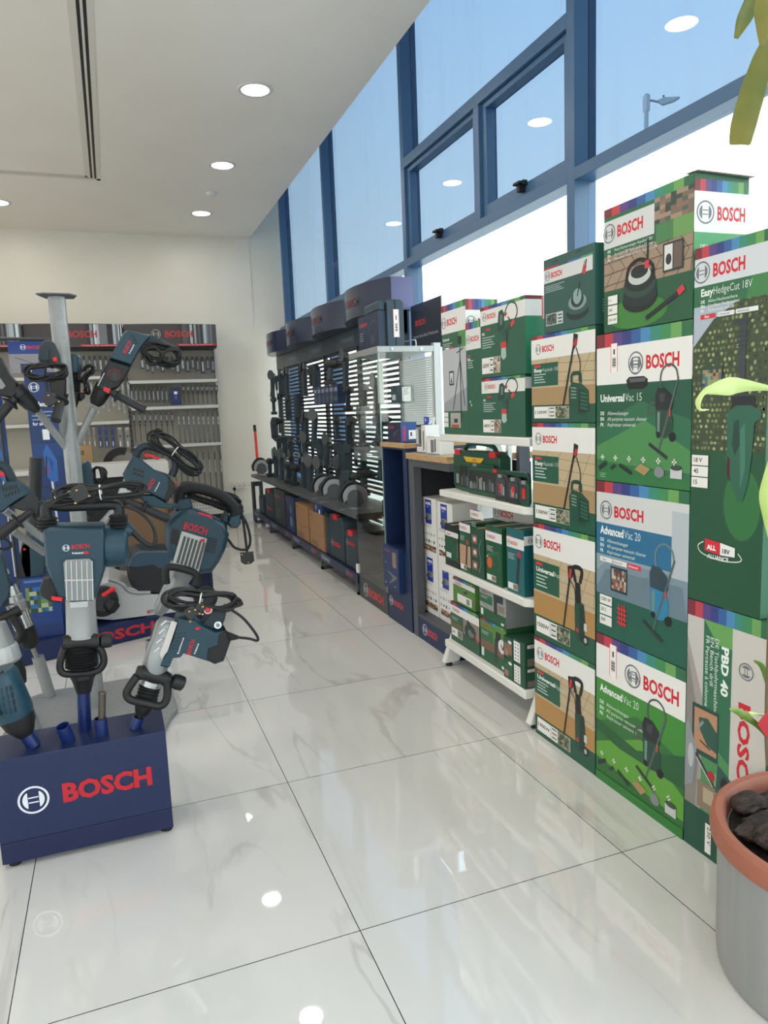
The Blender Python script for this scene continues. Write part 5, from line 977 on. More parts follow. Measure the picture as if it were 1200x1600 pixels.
b = MB(); a = at(265.5, 605, 1, 7.14); c = at(284, 632, 1, 7.14); b.box((a.x, 7.14, c.z), (c.x, 7.18, a.z), M('16285a', .4)); b.box((a.x+.04, 7.139, a.z-.08), (c.x-.04, 7.1398, a.z-.05), WHT); b.box((a.x+.05, 7.139, c.z+.06), (c.x-.05, 7.1398, c.z+.12), M('5a6a9a')); tag(b.build('bit_cassette', bevel=.005), 'solid dark blue bit cassette hanging in the second row', 'bit set')
# mitre saw and boxes on the left bay shelf
t = thing('mitre_saw', 'mitre saw with black guard and toothed blade on the white shelf', 'power saw', (-.45, 7.0, .8))
c = at(191, 727, 1, 6.98); b = MB(); n = 48; b.prism([(c.x+(.17 if i % 2 else .158)*math.cos(2*math.pi*i/n), 6.98, c.z+(.17 if i % 2 else .158)*math.sin(2*math.pi*i/n)) for i in range(n)], (0, .004, 0), M('8b857c', .35, .6)); b.build('blade', t)
b = MB(); pts = [(c.x+.2*math.cos(math.radians(a)), 6.96, c.z+.2*math.sin(math.radians(a))) for a in range(70, 185, 8)]+[(c.x+.12*math.cos(math.radians(a)), 6.96, c.z+.12*math.sin(math.radians(a))) for a in range(180, 66, -12)]; b.prism(pts, (0, .06, 0), BLK); b.build('guard', t)
b = MB(); b.box((c.x-.2, 6.9, .801), (c.x+.25, 7.2, .83), M('7a7d7e', .4, .4)); b.build('base', t)
b = MB(); a = at(121, 697, 1, 6.9); q = at(146, 727, 1, 6.9); b.box((a.x, 6.9, .801), (q.x, 7.15, a.z), M('a98a62', .7)); b.box((a.x+.03, 6.899, a.z-.1), (a.x+.06, 6.8995, a.z-.05), M('6e5638')); tag(b.build('cardboard_carton'), 'small brown carton on the white shelf right of the silver pole', 'carton')
# low table with dark tools and cartons in the middle distance
t = thing('low_rack', 'low dark rack with white front board behind the tool displays', 'rack', (-.3, 6.2, 0))
b = MB(); a = at(148, 727, 1, 6.0); c = at(264, 737, 1, 6.0); b.box((a.x-.4, 6.0, c.z-.02), (c.x, 6.5, a.z), M('d9d8d4', .4)); b.build('top_board', t, bevel=.004)
b = MB(); b.box((a.x-.35, 6.05, 0), (c.x-.05, 6.45, c.z-.03), M('1d2126', .6)); b.build('cabinet_body', t)
BRN = '7a6048'
for i, (x0, x1, y0, y1, Y, lab) in enumerate(((192, 262, 776, 832, 5.0, 'brown cardboard carton seen behind the demolition hammers'), (262, 300, 788, 850, 5.4, 'dim brown carton partly hidden by the jack hammer handle'))):
    a = at(x0, y0, 1, Y); c = at(x1, y1, 1, Y); b = MB(); b.box((a.x, Y, .02 if i else c.z-.2), (c.x, Y+.4, a.z), M(BRN, .7)); b.box((a.x, Y-.001, a.z-.06), (c.x, Y-.0002, a.z-.055), M('5a4632', .7)); tag(b.build('cardboard_carton'), lab, 'carton')
t = thing('pallet_stand', 'low black stand with brown cartons on it in the middle distance', 'stand', (-.25, 5.2, 0)); a = at(190, 832, 1, 4.95); c = at(262, 850, 1, 4.95); zt = at(225, 832, 1, 5.0).z-.2-.001
b = MB(); b.box((a.x-.1, 4.95, zt-.05), (c.x+.1, 5.5, zt), M('22252a', .5)); b.build('deck', t)
for x in (a.x-.08, c.x+.04):
    for y in (4.97, 5.44): b = MB(); b.box((x, y, 0), (x+.04, y+.04, zt-.051), M('22252a', .5)); b.build('leg', t)
t = thing('wire_basket', 'grey wire mesh basket with white front rail near the back wall', 'basket', (.5, 6.6, .3)); a = at(303, 785, 1, 6.7); c = at(353, 797, 1, 6.7); b = MB()
for i in range(12): x = a.x+(c.x-a.x)*i/11; b.tube([(x, 6.7, c.z), (x, 6.7, a.z)], .002, M('7d7f80', .4, .5), 5)
for i in range(4): z = c.z+(a.z-c.z)*i/3; b.tube([(a.x, 6.7, z), (c.x, 6.7, z)], .002, M('7d7f80', .4, .5), 5)
b.build('mesh', t); b = MB(); q = at(300, 806, 1, 6.68); b.box((q.x, 6.67, q.z), (c.x+.01, 7.0, c.z), M('d6d5d1', .4)); b.build('front_rail', t); b = MB(); b.box((q.x+.02, 6.7, 0), (c.x, 7.0, q.z-.001), M('2a2c2f', .6)); b.build('base', t)
# ================================================================== TRIMMER STANDEE (left)
STY = 4.0
t = thing('cardboard_standee', 'tall blue cardboard display with two grass trimmers printed, behind the tool tree', 'display stand', (-1.05, STY, 0))
def quad(px0, py0, px1, py1, Y, th, m, nm, par, art=None):
    a = at(px0, py0, 1, Y); c = at(px1, py1, 1, Y); b = MB(); b.box((a.x, Y, c.z), (c.x, Y+th, a.z), m)
    if art: art(Art(b, (a.x, Y, c.z), (1, 0, 0), (0, 0, 1), (0, -1, 0), c.x-a.x, a.z-c.z))
    return b.build(nm, par)
BLU = M('11346a', .45)
def topcard(A): A.rect(0, 0, 1, .62, '8f8d96'); A.rect(0, .60, 1, 1, '1d3f86'); A.line([(.1, .5), (.4, .3)], .02, '6b6872'); A.brand(.32, .76, .1, lc='dfe3ea', w=.4); A.rect(.18, .02, .6, .30, '1b2f5e'); A.txt('Const', .25, .18, .07, 'f0f0f0', .03); A.txt('for e', .25, .05, .07, 'f0f0f0', .03)
quad(11, 533, 108, 582, STY+.05, .02, M('1d3f86', .45), 'header_card', t, topcard)
def trim(title):
    def f(A):
        A.rect(0, 0, 1, 1, '11346a'); A.rect(0, .6, 1, .66, '15407c')
        if title: A.logo(.28, .93, .17, 'dfe3ea'); A.txt('Professional', .12, .84, .022, 'f0f2f5', .03, w=.8); A.lines(.12, .81, .8, 3, .018, '7f9ac6'); A.txt('for all 18V', .12, .75, .016, 'f0f2f5', .02, w=.6); A.rect(.4, .68, .62, .73, 'eceef2')
        else: A.txt('H', .70, .93, .04, 'c8303a', .04)
        A.line([(.55, .52), (.62, .0)], .07, 'd9dbe0'); A.poly([(.35, .62), (.5, .66), (.78, .58), (.76, .48), (.6, .47), (.4, .5)], '2a64b0'); A.poly([(.5, .60), (.66, .57), (.6, .52)], '15468e'); A.line([(.42, .56), (.44, .52)], .07, 'c8343c'); A.curve([(.1, .43), (.3, .39), (.5, .40), (.6, .43), (.3, .455)], .05, '23272c', True); A.line([(.6, .40), (1.0, .46)], .06, '23272c')
        A.line([(.45, .6), (.38, .5)], .05, '23272c')
    return f
quad(-30, 582, 34, 900, STY, .03, BLU, 'trimmer_panel', t, trim(False)); quad(36.5, 582, 118, 900, STY, .03, BLU, 'trimmer_panel', t, trim(True))
b = MB(); a = at(-30, 905, 1, STY); c = at(118, 905, 1, STY); b.box((a.x, STY+.001, 0), (c.x, STY+.25, at(0, 902, 1, STY).z), BLU); b.build('base_box', t)
b = MB(); a = at(-20, 529, 1, 3.9); c = at(108, 531, 1, 3.9); b.tube([(a.x, 3.9, a.z), (c.x, 3.9, c.z)], .012, M('3a3d40', .4, .5)); d = at(10, 900, 1, 3.9); b.tube([(a.x+.02, 3.9, a.z), (a.x+.02, 3.9, .0)], .01, M('3a3d40', .4, .5)); tag(b.build('clothes_rail'), 'thin dark horizontal rail in front of the printed headers', 'rail')
# carton marked 18V and display platform with the mower
def v18(A): A.rect(0, 0, 1, 1, '123a7c'); photo(A, .12, .42, .76, .84, ['3d5a34', '6f8a54', '1f6aa8', 'a9b59a', '2c3a2a'], 51); A.rect(0, 0, 1, .2, '14306a'); A.rect(.80, .70, .97, .94, 'eceae5'); A.txt('18V', .86, .73, .16, '222426', .03, rot=90); A.rect(.1, .92, .7, .96, '5a76b0')
def plat(A): A.txt('BOSCH', .20, .25, .5, 'c4262f', .04, w=.32)
P0 = Vector((-1.25, 2.53, 0)); d = Vector((.762, .287, 0)).normalized(); nn = Vector((d.y, -d.x, 0))
t = thing('display_platform', 'low navy cardboard platform with red lettering under the lawn mower', 'platform', (-.6, 3.0, 0))
b = MB(); NVC = M('0f2150', .45); L_ = 1.36; q = [P0, P0+d*L_, P0+d*L_-nn*.9, P0-nn*.9]; b.prism([(p.x, p.y, .002) for p in q], (0, 0, .118), NVC); o_ = P0+d*.48+nn*.0; A = Art(b, (P0.x+d.x*.30, P0.y+d.y*.30, .002), d, (0, 0, 1), nn, 1.3, .118); plat(A); b.build('tray', t)
b = MB(); q0 = P0+d*(L_+.002); b.prism([(q0.x, q0.y, .002), (q0.x, q0.y, .40), (q0.x-nn.x*.55, q0.y-nn.y*.55, .40), (q0.x-nn.x*.55, q0.y-nn.y*.55, .002)], d*.02, NVC); b.build('side_panel', t)
b = MB(); b.prism([(p.x+nn.x*.012, p.y+nn.y*.012, 0) for p in q], (0, 0, .0018), M('b9a98c', .7)); b.build('bottom_board', t)
t2 = thing('product_box', 'blue carton with garden picture and white 18V sticker under the leaf blower', 'box', (-1.0, 2.78, .12)); a = at(30, 905, 1, 2.72); c = at(103, 1012, 1, 2.72)
b = MB(); b.box((a.x, 2.72, .1212), (c.x, 2.98, a.z), M('123a7c', .45)); v18(Art(b, (a.x, 2.72, .1212), (1, 0, 0), (0, 0, 1), (0, -1, 0), c.x-a.x, a.z-.1212)); b.build('carton', t2)
# lawn mower
t = thing('lawn_mower', 'silver cordless lawn mower with dark battery housing on the navy platform', 'lawn mower', (-.35, 3.0, .12))
Y = 2.86
def f_(*P):
    o = [at(x, y, 1, Y) for x, y in P]
    for q in o: q.z = max(q.z, .1215)
    return o
b = MB(); b.prism(f_((118, 925), (150, 912), (170, 905), (215, 921), (240, 928), (290, 926), (318, 940), (322, 955), (300, 966), (230, 972), (175, 972), (125, 968)), (0, .42, 0), M('b7babb', .35, .3), .03); b.build('deck', t)
b = MB(); b.prism(f_((196, 882), (203, 868), (216, 862), (262, 862), (282, 872), (290, 890), (288, 925), (262, 931), (212, 930), (200, 905)), (0, .34, 0), M('15191d', .5), .03); b.build('battery_housing', t)
b = MB(); b.prism([p-Vector((0, .004, 0)) for p in f_((199, 885), (206, 869), (218, 862), (262, 862), (270, 868), (268, 884), (250, 889), (240, 882), (214, 886))], (0, .3, 0), M('2b4a5c', .45), .01); b.build('hood', t)
for (x, y, r_) in ((160, 941, .088), (322, 935, .07)):
    c = at(x, y, 1, Y-.05); b = MB(); b.rings(c, c+Vector((0, .05, 0)), [(0, r_*.9), (.1, r_), (.9, r_), (1, r_*.9)], RUB, 28); b.rings(c-Vector((0, .004, 0)), c, [(0, r_*.6), (1, r_*.62)], M('2a2d31', .5), 20); b.build('wheel', t)
b = MB(); b.cyl(at(160, 931, 1, Y-.12), at(175, 921.5, 1, Y-.12), .012, RED); b.ball(at(176, 921, 1, Y-.12), .016, RED); b.build('height_lever', t)
b = MB(); b.rings(at(166, 940, 1, Y-.04), at(182, 952, 1, Y-.04), [(0, .03), (.5, .045), (1, .03)], BLK); b.build('side_knob', t)
b = MB(); put_text(b, 'BITURBO', at(230, 958.5, 1, Y-.001), (1, 0, -.03), (.03, 0, 1), h=.019, m=M('2c2c30'), bold=.03); put_text(b, 'BI', at(230, 958.5, 1, Y-.0016), (1, 0, -.03), (.03, 0, 1), h=.019, m=BRED, bold=.035); put_text(b, 'BRUSHLESS', at(230, 965.5, 1, Y-.001), (1, 0, -.02), (.02, 0, 1), h=.010, m=M('5a5a60'), bold=0); b.build('lettering', t, solid=False)
b = MB(); b.tube(smooth_path(f_((170, 905), (190, 912), (205, 925), (235, 926))), .012, M('9a9d9e', .3, .5)); b.build('handle_bracket', t)
# leaf blower standing on the 18V carton
t = thing('leaf_blower', 'teal cordless leaf blower with long black tube pointing up at the left', 'leaf blower', (-1.0, 2.8, .3)); Y = 2.74; f_ = lambda *P: [at(x, y, 1, Y) for x, y in P]
c = at(56, 715, 1, Y+.06); e_ = at(53, 835, 1, Y+.06); b = MB(); b.tube([c, at(54, 790, 1, Y+.06), e_], [.032, .036, .044], M('1d1f22', .45), 24); b.build('blower_tube', t)
b = MB(); b.prism(f_((36, 838), (50, 834), (68, 836), (71, 870), (70, 900), (60, 905), (38, 905), (31, 880), (33, 850)), (0, .13, 0), TEAL, .012); b.build('body', t, bevel=.003)
b = MB(); b.prism(f_((34, 852), (46, 848), (48, 900), (30, 905), (30, 870)), (0, .003, 0), BLK); b.build('grip_insert', t); b = MB(); b.ball(at(38.5, 858.5, 1, Y-.004), .007, RED); b.build('button', t)
b = MB(); b.prism(f_((28, 906), (66, 904), (64, 918), (60, 933), (34, 934), (27, 918)), (0, .1, 0), BLK, .008); b.build('battery', t)
# ================================================================== NAVY PEDESTAL WITH DEMOLITION HAMMERS
t = thing('tool_pedestal', 'navy metal pedestal box with large red lettering holding demolition hammers', 'display stand', (-.63, .74, 0))
x0, x1, ya, yb, zt = -.885, -.401, .650, .842, .337
b = MB(); NB = noisy('navy_powder_coat', '0f2048', '10224d', 60, .4)
b.box((x0, ya+.001, .016), (x1, yb, .08), M('0d1a44', .42)); b.box((x0, ya, .081), (x1, yb, zt), NB); b.build('body', t, bevel=.002)
for x in (x0+.03, x1-.02): q = MB(); q.cyl((x, ya+.03, 0), (x, ya+.03, .015), .018, RUB); q.build('foot', t); q = MB(); q.cyl((x, yb-.03, 0), (x, yb-.03, .015), .018, RUB); q.build('foot', t)
b = MB(); A = Art(b, (x0, ya-.001, 0), (1, 0, 0), (0, 0, 1), (0, -1, 0), x1-x0, zt)
pa = at(99, 1250, 1, ya-.001); pb = at(238, 1221, 1, ya-.001); A.logo((at(52, 1245, 1, ya).x-x0)/(x1-x0), .19/zt+.03, .088, 'dfe3e8'); put_text(b, 'BOSCH', (pa.x, ya-.002, .176), (1, 0, 0), (0, 0, 1), w=pb.x-pa.x, h=.058, m=BRED, bold=.045); b.build('lettering', t, solid=False)
def sleeve(p_lo, p_hi, r, m, par, nm='tool_sleeve', wall=.003):
    lo = Vector(p_lo); hi = Vector(p_hi); b = MB(); n = 28; d = (hi-lo).normalized(); u = d.orthogonal().normalized(); v = d.cross(u); vs = []
    for c, rr in ((lo, r), (hi, r), (hi, r-wall), (lo+d*.01, r-wall)): vs += [c+(u*math.cos(2*math.pi*k/n)+v*math.sin(2*math.pi*k/n))*rr for k in range(n)]
    b.add(vs, [(q*n+k, q*n+(k+1) % n, (q+1)*n+(k+1) % n, (q+1)*n+k) for q in range(3) for k in range(n)]+[tuple(range(3*n, 4*n))], m, True); return b.build(nm, par)
NT = M('112862', .35)
Z_ = Vector((0, 0, 0))
H1Y = .78
sleeve((-.636, .78, zt-.001), at(130, 1079, 1, .78), .0205, NT, t)
lo = Vector((at(107, 1158, 2, zt).x, .715, zt-.001)); sleeve(lo, lo+Vector((-.012, -.012, .052)), .0205, NT, t)
lo = Vector((at(159, 1150, 2, zt).x, .715, zt-.001)); sleeve(lo, lo+Vector((0, 0, .052)), .0195, NT, t)
sleeve((at(214, 1140, 2, zt).x-.006, .715, zt-.001), at(217, 1121, 1, .715), .017, NT, t)
sleeve((at(52, 1168, 2, zt).x, .72, zt-.001), at(42, 1148, 1, .72), .0205, NT, t)
q = Vector((lo.x, .715, zt+.012)); t_ = thing('chisel_bit', 'short steel chisel shank standing in the navy sleeve', 'chisel', q); b = MB(); b.rings(q, at(160, 1081, 1, .715), [(0, .011), (.92, .011), (.97, .013), (1, .010)], M('6b635a', .4, .7), 14); b.build('shank', t_)
# ------------------------------------------------------------------ helpers for tools laid out on an upright plane
class Tool:
    def __init__(s, name, lab, Y, cat='power tool', grp=None, base=(0, 0)):
        s.Y = Y; s.t = thing(name, lab, cat, at(base[0], base[1], 1, Y), grp)
    def p(s, x, y, dy=0): return at(x, y, 1, s.Y+dy)
    def slab(s, nm, pts, m, dep, y0=None, inset=.008, bevel=.002, par=None):
        y0 = -dep/2 if y0 is None else y0; b = MB(); b.prism([s.p(x, y, y0) for x, y in pts], (0, dep, 0), m, inset); return b.build(nm, par or s.t, bevel=bevel, angle=40)
    def bar(s, nm, pts, r, m, dy=0, n=5, seg=14, smooth=True, par=None):
        P = [s.p(x, y, dy) for x, y in pts]; P = smooth_path(P, n=n) if smooth and len(P) > 2 else P
        if isinstance(r, (list, tuple)): r = [r[min(len(r)-1, int(i/(len(P)-1)*(len(r)-1)))]*(1-((i/(len(P)-1)*(len(r)-1)) % 1))+r[min(len(r)-1, int(i/(len(P)-1)*(len(r)-1))+1)]*((i/(len(P)-1)*(len(r)-1)) % 1) for i in range(len(P))]
        b = MB(); b.tube(P, r, m, seg); return b.build(nm, par or s.t)
    def turn(s, nm, a, c, prof, m, dy=0, dy2=None, par=None, seg=28):
        b = MB(); b.rings(s.p(*a, dy), s.p(*c, dy if dy2 is None else dy2), prof, m, seg); return b.build(nm, par or s.t, angle=30)
    def bellows(s, nm, a, c, r, m=RUB, n=5, dy=0, r2=None):
        pr = []; r2 = r2 or r
        for i in range(n*2+1): q = i/(n*2); rr = r+(r2-r)*q; pr.append((q, rr*(1.0 if i % 2 else .82)))
        return s.turn(nm, a, c, pr, m, dy)
    def text(s, txt, a, c, h, m, dy, bold=.03, w=None):
        A = s.p(*a, dy); C = s.p(*c, dy); u = (C-A).normalized(); v = Vector((0, -1, 0)).cross(u)*1.0
        v = u.cross(Vector((0, 1, 0)))*-1 if u.cross(Vector((0, 1, 0))).dot(Vector((-u.z, 0, u.x))) < 0 else u.cross(Vector((0, 1, 0)))
        b = MB(); put_text(b, txt, A, u, Vector((-u.z, 0, u.x)), w=(C-A).length, h=h, m=m, bold=bold); return b.build('lettering', s.t, solid=False)
    def coil(s, nm, cx, cy, a, bb, ang, n=5, r=.0042, dy=0, seed=1, waist=0.35, tie=True):
        """cable wound in a figure-eight bundle, a and bb = half length and half height in pixels"""
        rr = random.Random(seed); ca, sa = math.cos(math.radians(ang)), math.sin(math.radians(ang)); P = []
        for k in range(n):
            an = math.radians(ang+rr.uniform(-7, 7)); ca, sa = math.cos(an), math.sin(an); A_ = a*rr.uniform(.78, 1.02); B_ = bb*rr.uniform(.55, 1.0); ox, oy = rr.uniform(-.05, .05)*a, rr.uniform(-.16, .16)*bb; od = rr.uniform(-.015, .015)
            for i in range(20):
                u = 2*math.pi*i/20; x = A_*math.cos(u)+ox; w = waist+(1-waist)*abs(math.cos(u)); y = B_*math.sin(u)*w*1.25+oy+.18*bb*math.sin(u*2+k)
                P.append(s.p(cx+x*ca-y*sa, cy+x*sa+y*ca, dy+od+.012*math.sin(u+k*1.3)))
        b = MB(); b.tube(smooth_path(P, True, 2), r, CORD, 7, True); o = b.build(nm, s.t, angle=80)
        if tie:
            b = MB(); q = [s.p(cx+bb*.75*math.cos(v)*.12*ca-bb*.75*math.sin(v)*sa, cy+bb*.12*math.cos(v)*sa+bb*.75*math.sin(v)*ca, dy+.03*math.cos(v)) for v in [i*math.pi/6 for i in range(12)]]; b.tube(q, .0022, WHT if seed % 2 else CORD, 6, True); b.build('cable_tie', o)
        return o
    def plug(s, x, y, ang, dy=0, sz=.045):
        c = s.p(x, y, dy); R = Matrix.Rotation(math.radians(-ang), 3, 'Y'); b = MB(); h = sz/2
        pts = [R @ Vector(v) for v in ((-h, 0, -h*.9), (h, 0, -h*.9), (h, 0, h*.6), (h*.5, 0, h), (-h*.5, 0, h), (-h, 0, h*.6))]; b.prism([c+v for v in pts], (0, .022, 0), M('26282c', .45), .003); o = b.build('plug', s.t, bevel=.002); b = MB()
        for dx, dz in ((0, .3), (-.45, -.35), (.45, -.35)): q = c+R @ Vector((dx*sz, 0, dz*sz)); b.box(q-Vector((.003, .016, .002)), q+Vector((.003, -.0005, .002)), M('c9a65a', .3, .9))
        b.build('pins', o); return o
BOSCHP = '-'
# ------------------------------------------------------------------ H1 upright breaker
T = Tool('demolition_hammer', 'large teal breaker with white ribbed grille standing upright in the pedestal centre', .78, base=(130, 1080))
T.slab('motor_body', [(66, 830), (78, 824), (162, 823), (165, 830), (165, 888), (158, 912), (150, 934), (146, 940), (104, 940), (91, 936), (71, 884)], TEAL, .13, y0=-.055, inset=.012, bevel=.003)
T.turn('motor_housing', (164, 853), (200, 852), [(0, .063), (.1, .066), (.85, .066), (.93, .060), (1, .045)], M('183e4e', .42), .01)
T.turn('cable_boot', (190, 826), (210, 832), [(0, .022), (.5, .022), (1, .012)], TEAL, 0)
T.slab('lower_grip', [(61, 922), (67, 905), (80, 903), (88, 915), (93, 943), (76, 940), (64, 932)], BLK, .05, inset=.006); T.slab('side_switch', [(80, 932), (97, 934), (97, 940), (81, 938)], RED, .01, y0=-.062, inset=.001, bevel=.001)
T.slab('grille_plate', [(99, 880), (103, 875), (139, 873), (144, 877), (147, 938), (103, 940)], M('8f9292', .4, .3), .012, y0=-.068, inset=.002)
b = MB()
for i in range(6):
    xa = 102+i*8.2; b.prism([T.p(xa, 877, -.074), T.p(xa+1.6, 877, -.074), T.p(xa+3.2, 938, -.074), T.p(xa+1.6, 938, -.074)], (0, .006, 0), M('c2c4c3', .4))
for ya in (906,): b.prism([T.p(101, ya, -.073), T.p(146, ya-1, -.073), T.p(146, ya+1, -.073), T.p(101, ya+2, -.073)], (0, .005, 0), M('c2c4c3', .4))
b.build('grille_ribs', T.t)
T.turn('hammer_barrel', (126, 934), (127, 994), [(0, .046), (.05, .043), (.95, .043), (.97, .046), (1, .046)], M('a5a8a8', .4, .4), -.01)
T.slab('barrel_clamp', [(109, 941), (138, 939), (138, 949), (109, 951)], M('b4b6b6', .4, .3), .02, y0=-.066, inset=.002)
T.turn('handle_clamp', (99, 1004), (155, 1001), [(0, .020), (.15, .024), (.3, .020), (.7, .020), (.85, .024), (1, .020)], BLK, -.03)
T.turn('clamp_knob', (155, 1001), (176, 1000), [(0, .010), (.15, .022), (.5, .024), (.9, .022), (1, .016)], BLK, -.03, seg=12)
T.bellows('rubber_bellows', (127, 1012), (128, 1042), .049, n=7, dy=-.01)
T.bar('d_handle', [(101, 1012), (95, 1030), (94, 1045), (102, 1053), (128, 1052), (152, 1048), (162, 1036), (160, 1020), (153, 1010)], .011, BLK, -.03)
T.turn('tool_chuck', (129, 1045), (131, 1081), [(0, .034), (.1, .038), (.35, .037), (.4, .034), (.8, .026), (1, .022)], RUB, 0)
T.bar('top_handle', [(74, 812), (72, 796), (78, 789), (100, 791), (130, 790), (160, 789), (180, 789), (186, 796), (186, 808)], .0165, BLK, 0, seg=18)
T.bellows('vibration_boot', (74, 808), (75, 829), .030, n=4); T.bellows('vibration_boot', (185, 804), (186, 826), .030, n=4)
T.slab('switch', [(87, 825), (93, 822), (104, 825), (115, 822), (115, 829), (88, 829)], RED, .03, inset=.002)
T.text('BOSCH', (112, 858), (140, 855.5), .013, BRED, -.0565); T.text('Professional', (113, 866), (130, 865), .006, WHT, -.0565, .02)
b = MB(); A = Art(b, T.p(98, 862, -.0565), (1, 0, 0), (0, 0, 1), (0, -1, 0), .02, .02); A.logo(.5, .5, .5, 'dfe3e8'); b.build('emblem', T.t, solid=False)
b = MB(); b.box(T.p(131, 866, -.0565), T.p(138, 861, -.058), BRED); b.build('class_mark', T.t)
T.coil('power_cord', 157, 769, 76, 15, -4, n=5, r=.0047, dy=-.03, seed=3, waist=.45); T.plug(124, 772, 25, -.07, .048)
T.bar('cord_lead', [(208, 831), (222, 845), (236, 852), (243, 846), (240, 825), (228, 808), (210, 796), (190, 791), (170, 789)], [.009, .008, .0048, .0047, .0047], CORD, -.01)
# ------------------------------------------------------------------ H2 slanted hammer on the pedestal's right
T = Tool('demolition_hammer', 'slanted teal hammer with silver barrel and coiled cable at the pedestal right end', .715, base=(217, 1120))
T.bar('bit_shank', [(217, 1124), (221, 1112)], .009, M('2a2826', .4, .6), smooth=False)
T.turn('tool_chuck', (220, 1117), (229, 1092), [(0, .016), (.2, .022), (.7, .032), (1, .036)], RUB)
T.bellows('rubber_bellows', (229, 1092), (236, 1066), .034, n=5)
T.turn('retaining_ring', (234, 1070), (237, 1062), [(0, .034), (1, .034)], SILV)
T.turn('handle_clamp', (213, 1049), (266, 1062), [(0, .018), (.15, .023), (.3, .019), (.7, .019), (.85, .023), (1, .018)], BLK, -.02)
T.turn('clamp_knob', (266, 1062), (288, 1069), [(0, .010), (.2, .022), (.5, .025), (.9, .023), (1, .016)], BLK, -.02, seg=12)
T.bar('d_handle', [(214, 1056), (202, 1074), (198, 1084), (204, 1093), (228, 1099), (249, 1103), (259, 1096), (262, 1080), (261, 1064)], .0125, BLK, -.03)
T.turn('barrel', (240, 1050), (265, 968), [(0, .036), (.08, .040), (.5, .040), (.55, .037), (.9, .038), (1, .030)], M('94989a', .35, .6), 0)
b = MB()
for (x, y) in ((252, 972), (249, 985), (245, 1000), (241, 1014)): b.tube([T.p(x, y+5, -.036), T.p(x+8, y-2, -.040), T.p(x+14, y, -.036)], .004, M('d3d5d6', .3, .7), 8)
b.build('barrel_fins', T.t)
T.slab('side_plate', [(249, 1022), (256, 1004), (268, 970), (277, 973), (262, 1018), (252, 1030)], M('c6c2bd', .4, .1), .006, y0=-.047, inset=.001, bevel=.001)
T.slab('body', [(247, 1043), (262, 1045), (268, 1030), (280, 1029), (286, 1022), (336, 1038), (349, 1033), (360, 1003), (353, 984), (340, 988), (314, 976), (303, 966), (278, 964), (268, 1000)], TEAL, .085, y0=-.0425, inset=.010, bevel=.002)
T.slab('rear_cap', [(322, 1032), (336, 1039), (350, 1034), (361, 1003), (353, 983), (343, 990), (340, 1008), (324, 1014)], RUB, .09, y0=-.046, inset=.008)
b = MB()
for i in range(3):
    for j in range(5): x = 262+i*7-j*1.5+j*4.2; y = 1016-j*6-i*1; b.box(T.p(x, y, -.0432), T.p(x+4, y-2.4, -.0425), BLK)
b.build('air_vents', T.t)
T.text('BOSCH', (297, 1024), (305, 1000), .013, BRED, -.0432); T.text('BoschHammer', (279, 1022), (288, 996), .005, WHT, -.0432, .02); T.text('Professional', (305, 1022), (311, 1006), .005, WHT, -.0432, .02)
b = MB(); b.ball(T.p(309, 982, -.0425), (.008, .003, .005), RED); b.build('indicator', T.t)
T.slab('rear_handle', [(314, 977), (322, 966), (331, 952), (356, 951), (352, 968), (345, 987), (330, 984)], TEALD, .05, inset=.008); b = MB(); q = T.p(340, 976, -.026); b.cyl(q-Vector((0, .006, 0)), q+Vector((0, .004, 0)), .012, CHROME); b.cyl(q-Vector((0, .009, 0)), q, .006, M('8a8d90', .3, .8)); b.build('screw_cap', T.t)
T.turn('cable_boot', (350, 994), (372, 996), [(0, .020), (.4, .014), (1, .006)], RUB)
T.bar('cord_lead', [(372, 996), (390, 998), (401, 1001), (403, 997), (396, 985), (380, 966), (362, 953), (350, 945)], .0045, CORD, n=4)
T.coil('power_cord', 314, 939, 63, 18, 3, n=7, r=.0048, dy=-.03, seed=9, waist=.5); T.plug(299, 958, 35, -.065, .04); T.plug(313, 950, -40, -.06, .03)
b = MB(); q = T.p(325, 953, -.05); b.cyl(q, q+Vector((0, .004, 0)), .013, M('e8e6e4')); b.cyl(q-Vector((0, .001, 0)), q, .010, M('c0343c')); b.build('sticker', T.t)
# ------------------------------------------------------------------ H3 left breaker leaning out of the frame on the pedestal
T = Tool('demolition_hammer', 'ribbed teal hammer body with black cone leaning left on the pedestal', .72, base=(42, 1150))
T.turn('tool_chuck', (42, 1150), (22, 1112), [(0, .018), (.15, .028), (.5, .044), (1, .052)], RUB)
T.turn('body', (25, 1118), (-6, 1050), [(0, .050), (.1, .054), (.9, .056), (1, .05)], M('183e50', .42))
b = MB()
for i in range(4):
    for j in range(4): b.box(T.p(-6+i*8+j*2, 1078+j*11-i*2, -.058), T.p(-4+i*8+j*2, 1085+j*11-i*2, -.05), BLK)
b.build('air_vents', T.t)
T.bar('guard_strap', [(0, 1050), (16, 1068), (30, 1090), (30, 1105)], .008, BLK, -.03)
